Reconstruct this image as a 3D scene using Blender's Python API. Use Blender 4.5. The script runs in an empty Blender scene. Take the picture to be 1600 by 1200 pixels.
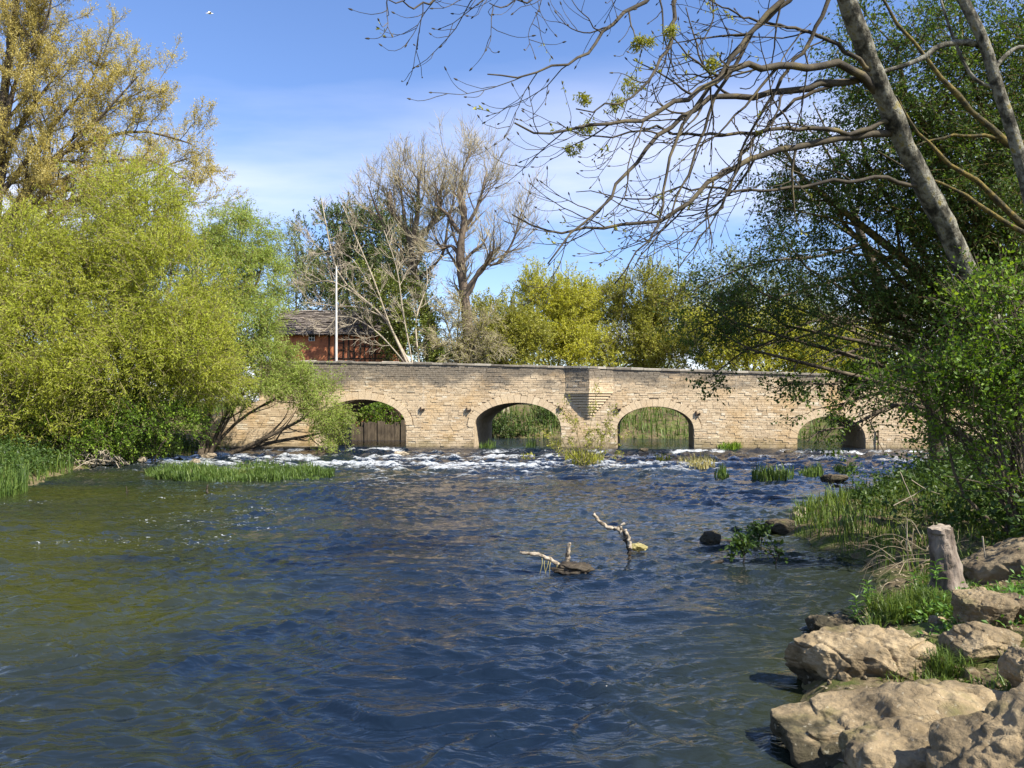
import bpy, math, time
import numpy as np
T0 = time.time()
S = bpy.context.scene
COL = S.collection
R = math.radians
F, HZ, EYE = 1230.0, 640.0, 2.2      # focal length in photo pixels, horizon row, eye height above the pool

# ------------------------------------------------------------------ camera, sky, sun, exposure
cd = bpy.data.cameras.new('camera'); cam = bpy.data.objects.new('camera', cd); COL.objects.link(cam)
cam.location = (0, 0, EYE); cam.rotation_euler = (R(90), 0, 0)
cd.sensor_width = 36; cd.lens = 36 * F / 1600; cd.shift_y = 40 / 1600
cd.clip_start = 0.1; cd.clip_end = 3000
S.camera = cam
SUN_AZ, SUN_EL = R(127), R(46)       # azimuth clockwise from +Y
w = bpy.data.worlds.new('World'); S.world = w; w.use_nodes = True
nt = w.node_tree; nt.nodes.clear()
def wn(t, **k):
    n = nt.nodes.new(t)
    for a, b in k.items(): setattr(n, a, b)
    return n
out = wn('ShaderNodeOutputWorld'); bg = wn('ShaderNodeBackground'); bg.inputs[1].default_value = 0.108
sky = wn('ShaderNodeTexSky', sky_type='NISHITA'); sky.sun_disc = False
sky.sun_elevation = SUN_EL; sky.sun_rotation = SUN_AZ; sky.altitude = 50; sky.air_density = 1.0; sky.dust_density = 0.35; sky.ozone_density = 2.6
tc = wn('ShaderNodeTexCoord'); sep = wn('ShaderNodeSeparateXYZ')
nt.links.new(tc.outputs['Generated'], sep.inputs[0])
def wmath(op, a, b=None, clamp=False):
    n = wn('ShaderNodeMath', operation=op); n.use_clamp = clamp
    for i, v in enumerate((a, b)):
        if v is None: continue
        if isinstance(v, (int, float)): n.inputs[i].default_value = v
        else: nt.links.new(v, n.inputs[i])
    return n.outputs[0]
den = wmath('ADD', wmath('MAXIMUM', sep.outputs[2], 0.0), 0.16)
comb = wn('ShaderNodeCombineXYZ')
nt.links.new(wmath('DIVIDE', sep.outputs[0], den), comb.inputs[0]); nt.links.new(wmath('DIVIDE', sep.outputs[1], den), comb.inputs[1])
mp = wn('ShaderNodeMapping'); mp.inputs['Location'].default_value = (4.2, 0.5, 0); mp.inputs['Scale'].default_value = (0.30, 0.62, 1)
nt.links.new(comb.outputs[0], mp.inputs[0])
cn = wn('ShaderNodeTexNoise'); cn.inputs['Scale'].default_value = 1.0; cn.inputs['Detail'].default_value = 9; cn.inputs['Roughness'].default_value = 0.52; cn.inputs['Distortion'].default_value = 0.4
nt.links.new(mp.outputs[0], cn.inputs['Vector'])
cr = wn('ShaderNodeValToRGB'); cr.color_ramp.elements[0].position = 0.43; cr.color_ramp.elements[1].position = 0.63
nt.links.new(cn.outputs[0], cr.inputs[0])
mx = wn('ShaderNodeMix', data_type='RGBA'); mx.inputs['B'].default_value = (5.4, 5.5, 6.4, 1)
thin = wn('ShaderNodeMapRange', interpolation_type='SMOOTHSTEP'); nt.links.new(sep.outputs[2], thin.inputs[0])   # a thin veil reads denser low down, where it is seen edge-on
for q_, v_ in ((1, .18), (2, .48), (3, .95), (4, .1)): thin.inputs[q_].default_value = v_
nt.links.new(wmath('MULTIPLY', cr.outputs[0], thin.outputs[0]), mx.inputs['Factor']); 
hs = wn('ShaderNodeHueSaturation'); hs.inputs['Saturation'].default_value = 1.1
tint = wn('ShaderNodeMix', data_type='RGBA', blend_type='MULTIPLY'); tint.inputs['Factor'].default_value = 1; tint.inputs['B'].default_value = (.98, .93, 1.03, 1)
nt.links.new(sky.outputs[0], tint.inputs['A']); nt.links.new(tint.outputs['Result'], hs.inputs['Color']); nt.links.new(hs.outputs[0], mx.inputs['A'])
nt.links.new(mx.outputs['Result'], bg.inputs[0]); nt.links.new(bg.outputs[0], out.inputs[0])

sl = bpy.data.lights.new('sun', 'SUN'); so = bpy.data.objects.new('sun', sl); COL.objects.link(so)
sl.energy = 5.0; sl.angle = R(0.55); sl.color = (1, 0.93, 0.82)
so.rotation_euler = (R(90) - SUN_EL, 0, math.pi - SUN_AZ)   # lamp -Z points away from the sun
SUNV = np.array([math.sin(SUN_AZ) * math.cos(SUN_EL), math.cos(SUN_AZ) * math.cos(SUN_EL), math.sin(SUN_EL)])
from mathutils import Vector
so.rotation_euler = Vector(-SUNV).to_track_quat('-Z', 'Y').to_euler()
S.view_settings.view_transform = 'Standard'; S.view_settings.look = 'None'
S.view_settings.gamma = 1; S.view_settings.exposure = 1.1; S.view_settings.use_curve_mapping = False
S.render.engine = 'CYCLES'
S.cycles.max_bounces = 6; S.cycles.transparent_max_bounces = 4; S.cycles.diffuse_bounces = 3; S.cycles.glossy_bounces = 3
S.cycles.caustics_reflective = False; S.cycles.caustics_refractive = False

# ------------------------------------------------------------------ numpy helpers
def P(px, py, d): return np.array([(px - 800) / F * d, d, EYE + (HZ - py) / F * d])
def PW(px, py, z=0.0):
    d = (EYE - z) * F / (py - HZ); return np.array([(px - 800) / F * d, d, z])
def nrm(v): return v / np.maximum(np.linalg.norm(v, axis=-1, keepdims=True), 1e-9)
def _h(ix, iy, iz, s):
    h = (ix * 374761393 + iy * 668265263 + iz * 2147483647 + s * 1274126177) & 0xffffffff
    h = ((h ^ (h >> 13)) * 1274126177) & 0xffffffff
    h = ((h ^ (h >> 16)) * 2246822519) & 0xffffffff
    return ((h ^ (h >> 15)) & 0xffff) / 32767.5 - 1.0
def noise(p, s=0):
    p = np.asarray(p, float); i = np.floor(p).astype(np.int64); f = p - i; u = f * f * f * (f * (f * 6 - 15) + 10)
    r = 0
    for dx in (0, 1):
        for dy in (0, 1):
            for dz in (0, 1):
                wgt = (u[..., 0] if dx else 1 - u[..., 0]) * (u[..., 1] if dy else 1 - u[..., 1]) * (u[..., 2] if dz else 1 - u[..., 2])
                r = r + wgt * _h(i[..., 0] + dx, i[..., 1] + dy, i[..., 2] + dz, s)
    return r
def fbm(p, o=4, s=0, g=0.5):
    r = 0; a = 1.0; p = np.asarray(p, float)
    for k in range(o): r = r + a * noise(p * 2 ** k, s + k); a *= g
    return r
def spline(pts, n):
    pts = np.asarray(pts, float)
    if len(pts) < 3: return pts[0] + (pts[-1] - pts[0]) * np.linspace(0, 1, n)[:, None]
    q = np.vstack([2 * pts[0] - pts[1], pts, 2 * pts[-1] - pts[-2]])
    L = np.concatenate([[0], np.cumsum(np.linalg.norm(np.diff(pts, axis=0), axis=1))])
    t = np.interp(np.linspace(0, L[-1], n), L, np.arange(len(pts)))
    i = np.minimum(t.astype(int), len(pts) - 2); u = (t - i)[:, None]
    a, b, c, d = q[i], q[i + 1], q[i + 2], q[i + 3]
    return 0.5 * (2 * b + (c - a) * u + (2 * a - 5 * b + 4 * c - d) * u ** 2 + (3 * b - a - 3 * c + d) * u ** 3)
class MB:
    """collects quads (tris repeat no vertex: separate list) into one mesh"""
    def __init__(s): s.v = []; s.q = []; s.t = []; s.a = []; s.n = 0
    def add(s, V, Q=None, Tr=None, a=None):
        V = np.asarray(V, float).reshape(-1, 3)
        if Q is not None and len(Q): s.q.append(np.asarray(Q, np.int64).reshape(-1, 4) + s.n)
        if Tr is not None and len(Tr): s.t.append(np.asarray(Tr, np.int64).reshape(-1, 3) + s.n)
        s.v.append(V); s.n += len(V)
        s.a.append(np.full(len(V), 0.5) if a is None else np.broadcast_to(a, (len(V),)).astype(float))
        return s
    def tubes(s, Pn, Rn, k=4, a=None, cap=True):
        Pn = np.asarray(Pn, float); Rn = np.asarray(Rn, float)
        if Pn.ndim == 2: Pn = Pn[None]; Rn = np.broadcast_to(Rn, Pn.shape[1:2])[None]
        M, n = Pn.shape[:2]
        tan = np.gradient(Pn, axis=1); tan = nrm(tan)
        ref = np.where(np.abs(tan[:, :1, 2:3]) > 0.9, np.array([1., 0, 0]), np.array([0, 0, 1.]))
        u = nrm(np.cross(tan, np.broadcast_to(ref, tan.shape))); v = np.cross(tan, u)
        th = np.arange(k) * 2 * math.pi / k
        V = Pn[:, :, None] + Rn[:, :, None, None] * (np.cos(th)[:, None] * u[:, :, None] + np.sin(th)[:, None] * v[:, :, None])
        i = (np.arange(M)[:, None, None] * n * k + np.arange(n - 1)[None, :, None] * k + np.arange(k)[None, None])
        j = (np.arange(M)[:, None, None] * n * k + np.arange(n - 1)[None, :, None] * k + (np.arange(k)[None, None] + 1) % k)
        Q = np.stack([i, j, j + k, i + k], -1).reshape(-1, 4)
        s.add(V.reshape(-1, 3), Q)
        if cap and M < 60 and k > 3:
            n0 = s.n - M * n * k
            for m in range(M):
                b = n0 + m * n * k
                for off in ((n - 1) * k, 0):
                    s.v.append(Pn[m, -1 if off else 0][None]); s.a.append(np.array([.5])); c = s.n; s.n += 1
                    s.t.append(np.array([[b + off + q, b + off + (q + 1) % k, c] for q in range(k)]))
        return s
    def build(s, name, mat, parent=None, base=None, smooth=False, link=True):
        V = np.vstack(s.v) if s.v else np.zeros((0, 3))
        if base is not None: V = V - np.asarray(base)
        Q = np.vstack(s.q) if s.q else np.zeros((0, 4), int); T = np.vstack(s.t) if s.t else np.zeros((0, 3), int)
        me = bpy.data.meshes.new(name)
        me.vertices.add(len(V)); me.vertices.foreach_set('co', V.astype(np.float32).ravel())
        nl = len(Q) * 4 + len(T) * 3
        me.loops.add(nl); me.loops.foreach_set('vertex_index', np.concatenate([Q.ravel(), T.ravel()]).astype(np.int32))
        me.polygons.add(len(Q) + len(T))
        me.polygons.foreach_set('loop_start', np.concatenate([np.arange(len(Q)) * 4, len(Q) * 4 + np.arange(len(T)) * 3]).astype(np.int32))
        me.polygons.foreach_set('use_smooth', np.full(len(Q) + len(T), smooth))
        me.update(calc_edges=True)
        at = me.attributes.new('var', 'FLOAT', 'POINT'); at.data.foreach_set('value', np.concatenate(s.a).astype(np.float32) if s.a else [])
        if mat: me.materials.append(mat)
        o = bpy.data.objects.new(name, me)
        if link: COL.objects.link(o)
        if parent and name in ('twigs', 'crown', 'ivy', 'young_leaves', 'seed_cluster', 'hanging_weed'): o['kind'] = 'stuff'
        if parent: o.parent = parent
        return o
def tag(o, label=None, cat=None, group=None, kind=None):
    for k, v in (('label', label), ('category', cat), ('group', group), ('kind', kind)):
        if v: o[k] = v
    return o
def empty(name, loc, label, cat, group=None):
    o = bpy.data.objects.new(name, None); COL.objects.link(o); o.location = loc; o.empty_display_size = .3
    return tag(o, label, cat, group)
BOXQ = np.array([[0, 1, 2, 3], [7, 6, 5, 4], [0, 4, 5, 1], [1, 5, 6, 2], [2, 6, 7, 3], [3, 7, 4, 0]])
def boxv(x0, x1, y0, y1, z0, z1):
    return np.array([[x0, y0, z0], [x0, y0, z1], [x1, y0, z1], [x1, y0, z0], [x0, y1, z0], [x0, y1, z1], [x1, y1, z1], [x1, y1, z0]], float)

# ------------------------------------------------------------------ materials
def mat(name):
    m = bpy.data.materials.new(name); m.use_nodes = True; n = m.node_tree; n.nodes.clear()
    o = n.nodes.new('ShaderNodeOutputMaterial'); return m, n, o
def N(n, t, ins=None, **k):
    x = n.nodes.new(t)
    for a, b in k.items(): setattr(x, a, b)
    for a, b in (ins or {}).items():
        if isinstance(b, bpy.types.NodeSocket): n.links.new(b, x.inputs[a])
        else: x.inputs[a].default_value = b
    return x
def ramp(n, fac, stops):
    r = N(n, 'ShaderNodeValToRGB', {0: fac}); e = r.color_ramp.elements
    while len(e) < len(stops): e.new(0.5)
    for i, (p, c) in enumerate(stops): e[i].position = p; e[i].color = (*c, 1) if len(c) == 3 else c
    return r.outputs[0]
def coords(n, scale=(1, 1, 1)):
    g = N(n, 'ShaderNodeNewGeometry'); return N(n, 'ShaderNodeMapping', {0: g.outputs['Position'], 'Scale': scale}).outputs[0]
def tnoise(n, sc, det=5, ro=.55, vec=None, scale=(1, 1, 1), dist=0):
    return N(n, 'ShaderNodeTexNoise', {'Vector': vec or coords(n, scale), 'Scale': sc, 'Detail': det, 'Roughness': ro, 'Distortion': dist}).outputs[0]
def mixc(n, f, a, b, bt='MIX'):
    x = N(n, 'ShaderNodeMix', data_type='RGBA', blend_type=bt)
    for key, v in (('Factor', f), ('A', a), ('B', b)):
        s_ = [i for i in x.inputs if i.name == key and (i.type == 'RGBA' if key != 'Factor' else i.type == 'VALUE')][0]
        if isinstance(v, bpy.types.NodeSocket): n.links.new(v, s_)
        else: s_.default_value = v if not isinstance(v, tuple) or len(v) == 4 else (*v, 1)
    return [o for o in x.outputs if o.type == 'RGBA'][0]
def mth(n, op, a, b=0.0, c=None, clamp=False):
    x = N(n, 'ShaderNodeMath', operation=op); x.use_clamp = clamp
    for i, v in enumerate((a, b, c)):
        if v is None: continue
        if isinstance(v, bpy.types.NodeSocket): n.links.new(v, x.inputs[i])
        else: x.inputs[i].default_value = v
    return x.outputs[0]
def attr(n, name='var'): return N(n, 'ShaderNodeAttribute', attribute_name=name).outputs['Fac']
def leafmat(name, stops, trans=.4, rough=.5, spec=.35):
    m, n, o = mat(name)
    big = tnoise(n, 0.9, 3)
    f = mth(n, 'ADD', mth(n, 'MULTIPLY', attr(n), .7), mth(n, 'MULTIPLY_ADD', big, .9, -.3), clamp=True)
    c = ramp(n, f, stops)
    p = N(n, 'ShaderNodeBsdfPrincipled', {'Base Color': c, 'Roughness': rough, 'Specular IOR Level': spec})
    t = N(n, 'ShaderNodeBsdfTranslucent', {'Color': mixc(n, 1.0, c, (1.25, 1.2, .6), 'MULTIPLY')})
    mx_ = N(n, 'ShaderNodeMixShader', {0: trans, 1: p.outputs[0], 2: t.outputs[0]})
    n.links.new(mx_.outputs[0], o.inputs[0]); return m
def solid(name, stops, sc=6, rough=.85, bump=.4, bsc=30, scale=(1, 1, 1), spec=.25, bdist=.02, use_attr=0.0):
    m, n, o = mat(name); v = coords(n, scale)
    f = tnoise(n, sc, 7, .6, v)
    if use_attr: f = mth(n, 'MULTIPLY_ADD', attr(n), use_attr, mth(n, 'MULTIPLY', f, 1 - use_attr))
    c = ramp(n, f, stops)
    b = N(n, 'ShaderNodeBump', {'Strength': bump, 'Distance': bdist, 'Height': tnoise(n, bsc, 8, .65, v)})
    p = N(n, 'ShaderNodeBsdfPrincipled', {'Base Color': c, 'Roughness': rough, 'Specular IOR Level': spec, 'Normal': b.outputs[0]})
    n.links.new(p.outputs[0], o.inputs[0]); return m
M = {}
M['bark_pale'] = solid('bark_pale', [(.38, (.025, .024, .018)), (.46, (.075, .07, .05)), (.52, (.15, .14, .105)), (.58, (.24, .235, .19)), (.66, (.20, .165, .05))], 7, .95, 1.0, 20, (1, 1, .7), bdist=.05)  # mottled, lichened bark; lowered tone and patches also paint shade and dappled sun
M['bark_dark'] = solid('bark_dark', [(.3, (.045, .036, .026)), (.6, (.12, .095, .065)), (.8, (.2, .17, .11))], 5, .9, .7, 24, (1, 1, .35))
M['bark_brown'] = solid('bark_brown', [(.3, (.07, .052, .038)), (.6, (.16, .125, .09)), (.8, (.25, .205, .15))], 3, .95, .7, 14, (1, 1, .4))
M['bark_lichen'] = solid('bark_lichen', [(.36, (.03, .028, .016)), (.48, (.075, .062, .026)), (.6, (.17, .125, .028)), (.75, (.10, .095, .07))], 7, .9, .9, 20, bdist=.03)
M['twig_pale'] = solid('twig_pale', [(.3, (.24, .20, .14)), (.7, (.40, .35, .26))], 4, .9, .3, 30)
M['twig_grey'] = solid('twig_grey', [(.3, (.23, .195, .115)), (.7, (.40, .355, .23))], 2, .9, .2, 30)
M['twig_near'] = solid('twig_near', [(.35, (.028, .024, .018)), (.55, (.07, .058, .038)), (.72, (.15, .12, .05))], 4, .85, .4, 40)  # branch colour darkened to stand for the shade they hang in
M['twig_green'] = solid('twig_green', [(.3, (.11, .10, .045)), (.7, (.25, .21, .10))], 2, .9, .2, 30)
M['willow'] = leafmat('willow_leaf', [(0, (.20, .24, .022)), (.4, (.36, .41, .045)), (.8, (.47, .50, .08)), (1, (.54, .52, .13))], .5)
M['willow_cool'] = leafmat('willow_cool_leaf', [(0, (.16, .23, .045)), (.5, (.32, .41, .09)), (1, (.45, .52, .15))], .5)
M['poplar'] = leafmat('poplar_leaf', [(0, (.32, .25, .06)), (.5, (.50, .42, .12)), (1, (.60, .54, .24))], .38)
M['yellow_willow'] = leafmat('yellow_willow_leaf', [(0, (.25, .27, .025)), (.5, (.44, .45, .05)), (1, (.58, .56, .10))], .45)
M['olive'] = leafmat('olive_leaf', [(0, (.13, .15, .02)), (.5, (.28, .29, .04)), (1, (.43, .41, .07))], .38)
M['far_green'] = leafmat('far_green_leaf', [(0, (.13, .17, .05)), (.5, (.23, .28, .09)), (1, (.33, .37, .14))], .35)
M['evergreen'] = leafmat('evergreen_leaf', [(0, (.04, .07, .02)), (.5, (.085, .135, .035)), (1, (.15, .20, .055))], .2)
M['ivy'] = leafmat('ivy_leaf', [(0, (.05, .08, .012)), (.5, (.14, .185, .028)), (1, (.30, .31, .045))], .25, .35, .5)
M['dark_leaf'] = leafmat('dark_tree_leaf', [(0, (.03, .06, .010)), (.5, (.07, .12, .02)), (.8, (.12, .19, .03)), (1, (.22, .30, .05))], .45)  # dark green leaf; tones also carry canopy shade and lit clumps
M['hawthorn'] = leafmat('hawthorn_leaf', [(0, (.035, .075, .008)), (.45, (.12, .215, .018)), (1, (.30, .42, .04))], .4)
M['bramble'] = leafmat('bramble_leaf', [(0, (.02, .04, .008)), (.5, (.05, .095, .016)), (1, (.11, .17, .03))], .32)
M['grass'] = leafmat('grass_blade', [(0, (.035, .06, .012)), (.5, (.085, .14, .022)), (.85, (.16, .22, .035)), (1, (.34, .3, .13))], .35)
M['reed'] = leafmat('reed_blade', [(0, (.035, .065, .014)), (.5, (.085, .145, .026)), (.85, (.15, .215, .045)), (1, (.34, .30, .14))], .35)
M['straw'] = leafmat('straw_blade', [(0, (.25, .21, .08)), (.5, (.42, .37, .16)), (1, (.5, .47, .26))], .35)
M['plant'] = leafmat('plant_leaf', [(0, (.05, .11, .016)), (.5, (.10, .2, .03)), (1, (.17, .29, .05))], .3, .4, .4)
M['rock'] = None
def rockmat(name, wet=True, tint=(1.06, 1.0, .87)):
    m, n, o = mat(name)
    a = tnoise(n, 3.2, 8, .62); b = tnoise(n, 14, 8, .7); st = tnoise(n, 5, 6, .6, scale=(1, 1, 4))
    c = ramp(n, a, [(.3, (.07 * tint[0], .055 * tint[1], .035 * tint[2])), (.43, (.17 * tint[0], .135 * tint[1], .085 * tint[2])), (.56, (.28 * tint[0], .225 * tint[1], .145 * tint[2])), (.75, (.40 * tint[0], .335 * tint[1], .23 * tint[2]))])
    c = mixc(n, mth(n, 'MULTIPLY', ramp(n, b, [(.35, (1, 1, 1)), (.55, (0, 0, 0))]), .55), c, (.10, .085, .055))
    moss = ramp(n, tnoise(n, 2.1, 6, .6), [(.56, (0, 0, 0)), (.68, (1, 1, 1))])
    c = mixc(n, mth(n, 'MULTIPLY', moss, .55), c, (.13, .125, .035))
    rough = .85
    if wet:   # algae and silt stain along the water line
        z = N(n, 'ShaderNodeSeparateXYZ', {0: N(n, 'ShaderNodeNewGeometry').outputs['Position']}).outputs[2]
        l = mth(n, 'SUBTRACT', mth(n, 'MULTIPLY_ADD', st, .30, .02), z)
        wm = ramp(n, mth(n, 'MULTIPLY_ADD', l, 8, .5), [(.35, (0, 0, 0)), (.75, (1, 1, 1))])
        c = mixc(n, mth(n, 'MULTIPLY', wm, .85), c, (.028, .026, .014))
    wv = N(n, 'ShaderNodeVectorMath', {0: coords(n, (1, 1, 1.7)), 1: N(n, 'ShaderNodeVectorMath', {0: N(n, 'ShaderNodeTexNoise', {'Vector': coords(n), 'Scale': 3.0, 'Detail': 5}).outputs['Color'], 'Scale': .8}, operation='SCALE').outputs[0]}, operation='ADD').outputs[0]
    vo = N(n, 'ShaderNodeTexVoronoi', {'Vector': wv, 'Scale': 2.1}, feature='DISTANCE_TO_EDGE').outputs['Distance']
    crk = mth(n, 'MULTIPLY', ramp(n, vo, [(.0, (1, 1, 1)), (.016, (0, 0, 0))]), ramp(n, tnoise(n, 2.3, 4), [(.54, (0, 0, 0)), (.66, (1, 1, 1))]))
    c = mixc(n, mth(n, 'MULTIPLY', crk, .15), c, (.035, .028, .018))
    lic = ramp(n, tnoise(n, 24, 4, .5), [(.64, (0, 0, 0)), (.69, (1, 1, 1))]); c = mixc(n, mth(n, 'MULTIPLY', lic, .3), c, (.50 * tint[0], .49 * tint[1], .42 * tint[2]))
    hgt = mth(n, 'SUBTRACT', mth(n, 'ADD', mth(n, 'MULTIPLY', st, .8), mth(n, 'MULTIPLY', b, .7)), mth(n, 'MULTIPLY', crk, .15))
    bp = N(n, 'ShaderNodeBump', {'Strength': .9, 'Distance': .05, 'Height': hgt})
    p = N(n, 'ShaderNodeBsdfPrincipled', {'Base Color': c, 'Roughness': rough, 'Specular IOR Level': .3, 'Normal': bp.outputs[0]})
    n.links.new(p.outputs[0], o.inputs[0]); return m
M['rock'] = rockmat('limestone_rock'); M['rock_white'] = rockmat('pale_limestone', False, (1.5, 1.55, 1.7)); M['rock_dark'] = rockmat('dark_wet_rock', True, (.35, .33, .3))
M['driftwood'] = solid('driftwood', [(.36, (.06, .048, .034)), (.48, (.26, .215, .155)), (.62, (.42, .365, .28))], 14, .85, .6, 40, (1, 1, 1))
M['wet_wood'] = solid('wet_wood', [(.3, (.02, .016, .011)), (.7, (.07, .055, .035))], 9, .6, .6, 40)
M['stump'] = solid('stump_bark', [(.3, (.06, .045, .034)), (.48, (.17, .135, .105)), (.7, (.29, .245, .195))], 7, .9, .8, 26, (1, 1, .35), bdist=.03)
M['stump_top'] = solid('stump_cut', [(.3, (.18, .145, .105)), (.7, (.33, .28, .21))], 14, .85, .4, 50)
M['deadwood'] = solid('dead_twig', [(.3, (.13, .10, .06)), (.7, (.36, .30, .2))], 5, .9, .3, 30)
M['iron'] = solid('rusted_iron', [(.3, (.025, .018, .014)), (.7, (.07, .045, .03))], 20, .7, .3, 40)
M['pole'] = solid('galvanised_pole', [(.3, (.40, .39, .36)), (.7, (.58, .57, .53))], 3, .55, .1, 40)
M['earth'] = solid('bare_earth', [(.3, (.09, .065, .038)), (.55, (.21, .165, .10)), (.75, (.33, .27, .18))], 3, .95, .8, 18, bdist=.04)

# bridge stone: per-stone tint through 'var', lichen-darkened parapet, rust and lime stains
def stonemat(name, warm=0.0, weather=True):
    m, n, o = mat(name); v = coords(n)
    big = tnoise(n, .8, 5, .6, v); fine = tnoise(n, 16, 6, .65, v)
    c = ramp(n, attr(n), [(0, (.42, .32, .20)), (.25, (.53, .41, .265)), (.6, (.60, .475, .31)), (.85, (.655, .53, .355)), (1, (.70, .61, .45))])
    c = mixc(n, mth(n, 'MULTIPLY', ramp(n, tnoise(n, .55, 4, .5, v), [(.5, (0, 0, 0)), (.68, (1, 1, 1))]), .6 + warm * .1), c, (.58, .37, .15) if not warm else (.62, .41, .19))
    if weather:
        z = N(n, 'ShaderNodeSeparateXYZ', {0: v}).outputs[2]
        # lichen band: ragged lower edge near the parapet string, scattered spots beneath
        l = mth(n, 'ADD', mth(n, 'MULTIPLY', mth(n, 'SUBTRACT', z, 3.3), .75), mth(n, 'MULTIPLY', mth(n, 'SUBTRACT', tnoise(n, 1.3, 7, .66, coords(n, (.55, 1, 1.3))), .5), 2.2))
        lm = ramp(n, l, [(.0, (0, 0, 0)), (.45, (1, 1, 1))])
        grey = ramp(n, fine, [(.3, (.07, .062, .05)), (.55, (.17, .15, .12)), (.75, (.31, .28, .225))])
        c = mixc(n, mth(n, 'MULTIPLY', lm, .88), c, grey)
        alg = ramp(n, mth(n, 'SUBTRACT', mth(n, 'MULTIPLY', tnoise(n, 1.1, 6, .65, v), 1.9), z), [(.15, (0, 0, 0)), (.6, (1, 1, 1))])
        c = mixc(n, mth(n, 'MULTIPLY', alg, .6), c, (.17, .14, .06))
        lime = ramp(n, tnoise(n, 1.0, 5, .6, coords(n, (1.6, 1, .16))), [(.62, (0, 0, 0)), (.74, (1, 1, 1))])
        c = mixc(n, mth(n, 'MULTIPLY', lime, .4), c, (.66, .60, .5))
    c = mixc(n, mth(n, 'MULTIPLY', ramp(n, fine, [(.3, (1, 1, 1)), (.5, (0, 0, 0))]), .45), c, (.16, .12, .075))
    bp = N(n, 'ShaderNodeBump', {'Strength': .6, 'Distance': .02, 'Height': tnoise(n, 22, 7, .65, v)})
    p = N(n, 'ShaderNodeBsdfPrincipled', {'Base Color': c, 'Roughness': .92, 'Specular IOR Level': .2, 'Normal': bp.outputs[0]})
    n.links.new(p.outputs[0], o.inputs[0]); return m
M['stone'] = stonemat('bridge_stone'); M['vous'] = stonemat('arch_stone', 1.0, False)
M['mortar'] = solid('mortar', [(.3, (.26, .205, .135)), (.7, (.46, .37, .25))], 5, .95, .5, 30)
M['coping'] = solid('coping_stone', [(.3, (.12, .105, .085)), (.5, (.27, .24, .19)), (.7, (.42, .38, .30))], 4, .93, .6, 25, use_attr=.35)
M['sill'] = solid('weir_sill', [(.3, (.075, .062, .042)), (.6, (.17, .145, .105)), (.8, (.26, .23, .18))], 2.5, .7, .5, 20)

# ------------------------------------------------------------------ terrain
SHORE_R = [(-40, -12), (-16, -3.0), (-6, -0.6), (-1.5, .7), (.6, 2.0), (1.35, 3.4), (1.85, 5.0), (2.3, 6.4), (3.0, 7.8), (3.9, 8.7), (4.55, 9.9), (5.0, 11.2), (4.9, 12.6), (4.75, 13.9), (5.4, 15.6), (6.2, 17.0), (7.8, 18.8), (10.6, 22.4), (13.6, 27.5), (17.0, 33), (19.2, 38), (20.5, 44), (17.5, 49), (8, 51.5), (-3, 53), (-8, 57)]
SHORE_L = [(-14, 58), (-14, 52), (-13.2, 46), (-11, 41.5), (-14, 39.5), (-14.6, 35.5), (-15.0, 31), (-15.6, 28.5), (-13.4, 21), (-16, 14), (-24, 4), (-60, -10)]
POLY = np.array(SHORE_R + SHORE_L, float)
def sdist(x, y):
    p = np.stack([x, y], -1); A = POLY; B = np.roll(POLY, -1, 0); best = np.full(x.shape, 1e9); ins = np.zeros(x.shape, bool)
    for a, b in zip(A, B):
        ab = b - a; t = np.clip(((p - a) @ ab) / (ab @ ab), 0, 1); q = p - (a + t[..., None] * ab)
        best = np.minimum(best, np.hypot(q[..., 0], q[..., 1]))
        c = (a[1] > p[..., 1]) != (b[1] > p[..., 1])
        with np.errstate(divide='ignore', invalid='ignore'):
            xi = a[0] + (p[..., 1] - a[1]) * ab[0] / (ab[1] if ab[1] else 1e-9)
        ins ^= c & (p[..., 0] < xi)
    return np.where(ins, -best, best)      # negative inside the river
def ground_h(x, y):
    x = np.asarray(x, float); y = np.asarray(y, float); s = sdist(x, y)
    up = np.interp(s, [-3, -1, 0, .25, 1.2, 2.5, 5, 10, 25], [-1.2, -.5, -.05, .12, .32, .62, 1.0, 1.5, 1.9])
    n3 = np.stack([x, y, 0 * x], -1)
    k = np.clip((s + .3) / 1.2, 0, 1)
    h = up + k * (0.10 * fbm(n3 * .9, 3, 5) + .05 * fbm(n3 * 3.1, 3, 9))
    return h + np.where((y > 46) & (s > 0), np.minimum(s, 6) * .18, 0)
xs = np.unique(np.concatenate([np.linspace(-900, -60, 12), np.linspace(-60, -1, 80), np.linspace(-1, 12, 120), np.linspace(12, 60, 60), np.linspace(60, 900, 12)]))
ys = np.unique(np.concatenate([np.linspace(-300, -20, 8), np.linspace(-20, 2, 30), np.linspace(2, 24, 170), np.linspace(24, 90, 90), np.linspace(90, 1500, 16)]))
X, Y = np.meshgrid(xs, ys); Z = ground_h(X, Y)
def gridq(nx, ny):
    i = (np.arange(ny - 1)[:, None] * nx + np.arange(nx - 1)[None]).ravel(); return np.stack([i, i + 1, i + nx + 1, i + nx], -1)
m, n, o = mat('bank_ground')
c = ramp(n, tnoise(n, 1.6, 7, .62), [(.32, (.05, .04, .022)), (.45, (.13, .10, .055)), (.56, (.075, .095, .022)), (.72, (.10, .13, .03))])
c = mixc(n, mth(n, 'MULTIPLY', ramp(n, tnoise(n, 9, 6, .7), [(.5, (0, 0, 0)), (.62, (1, 1, 1))]), .6), c, (.24, .19, .115))
bp = N(n, 'ShaderNodeBump', {'Strength': .8, 'Distance': .05, 'Height': tnoise(n, 14, 8, .7)})
p = N(n, 'ShaderNodeBsdfPrincipled', {'Base Color': c, 'Roughness': .95, 'Specular IOR Level': .15, 'Normal': bp.outputs[0]}); n.links.new(p.outputs[0], o.inputs[0]); M['ground'] = m
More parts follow.
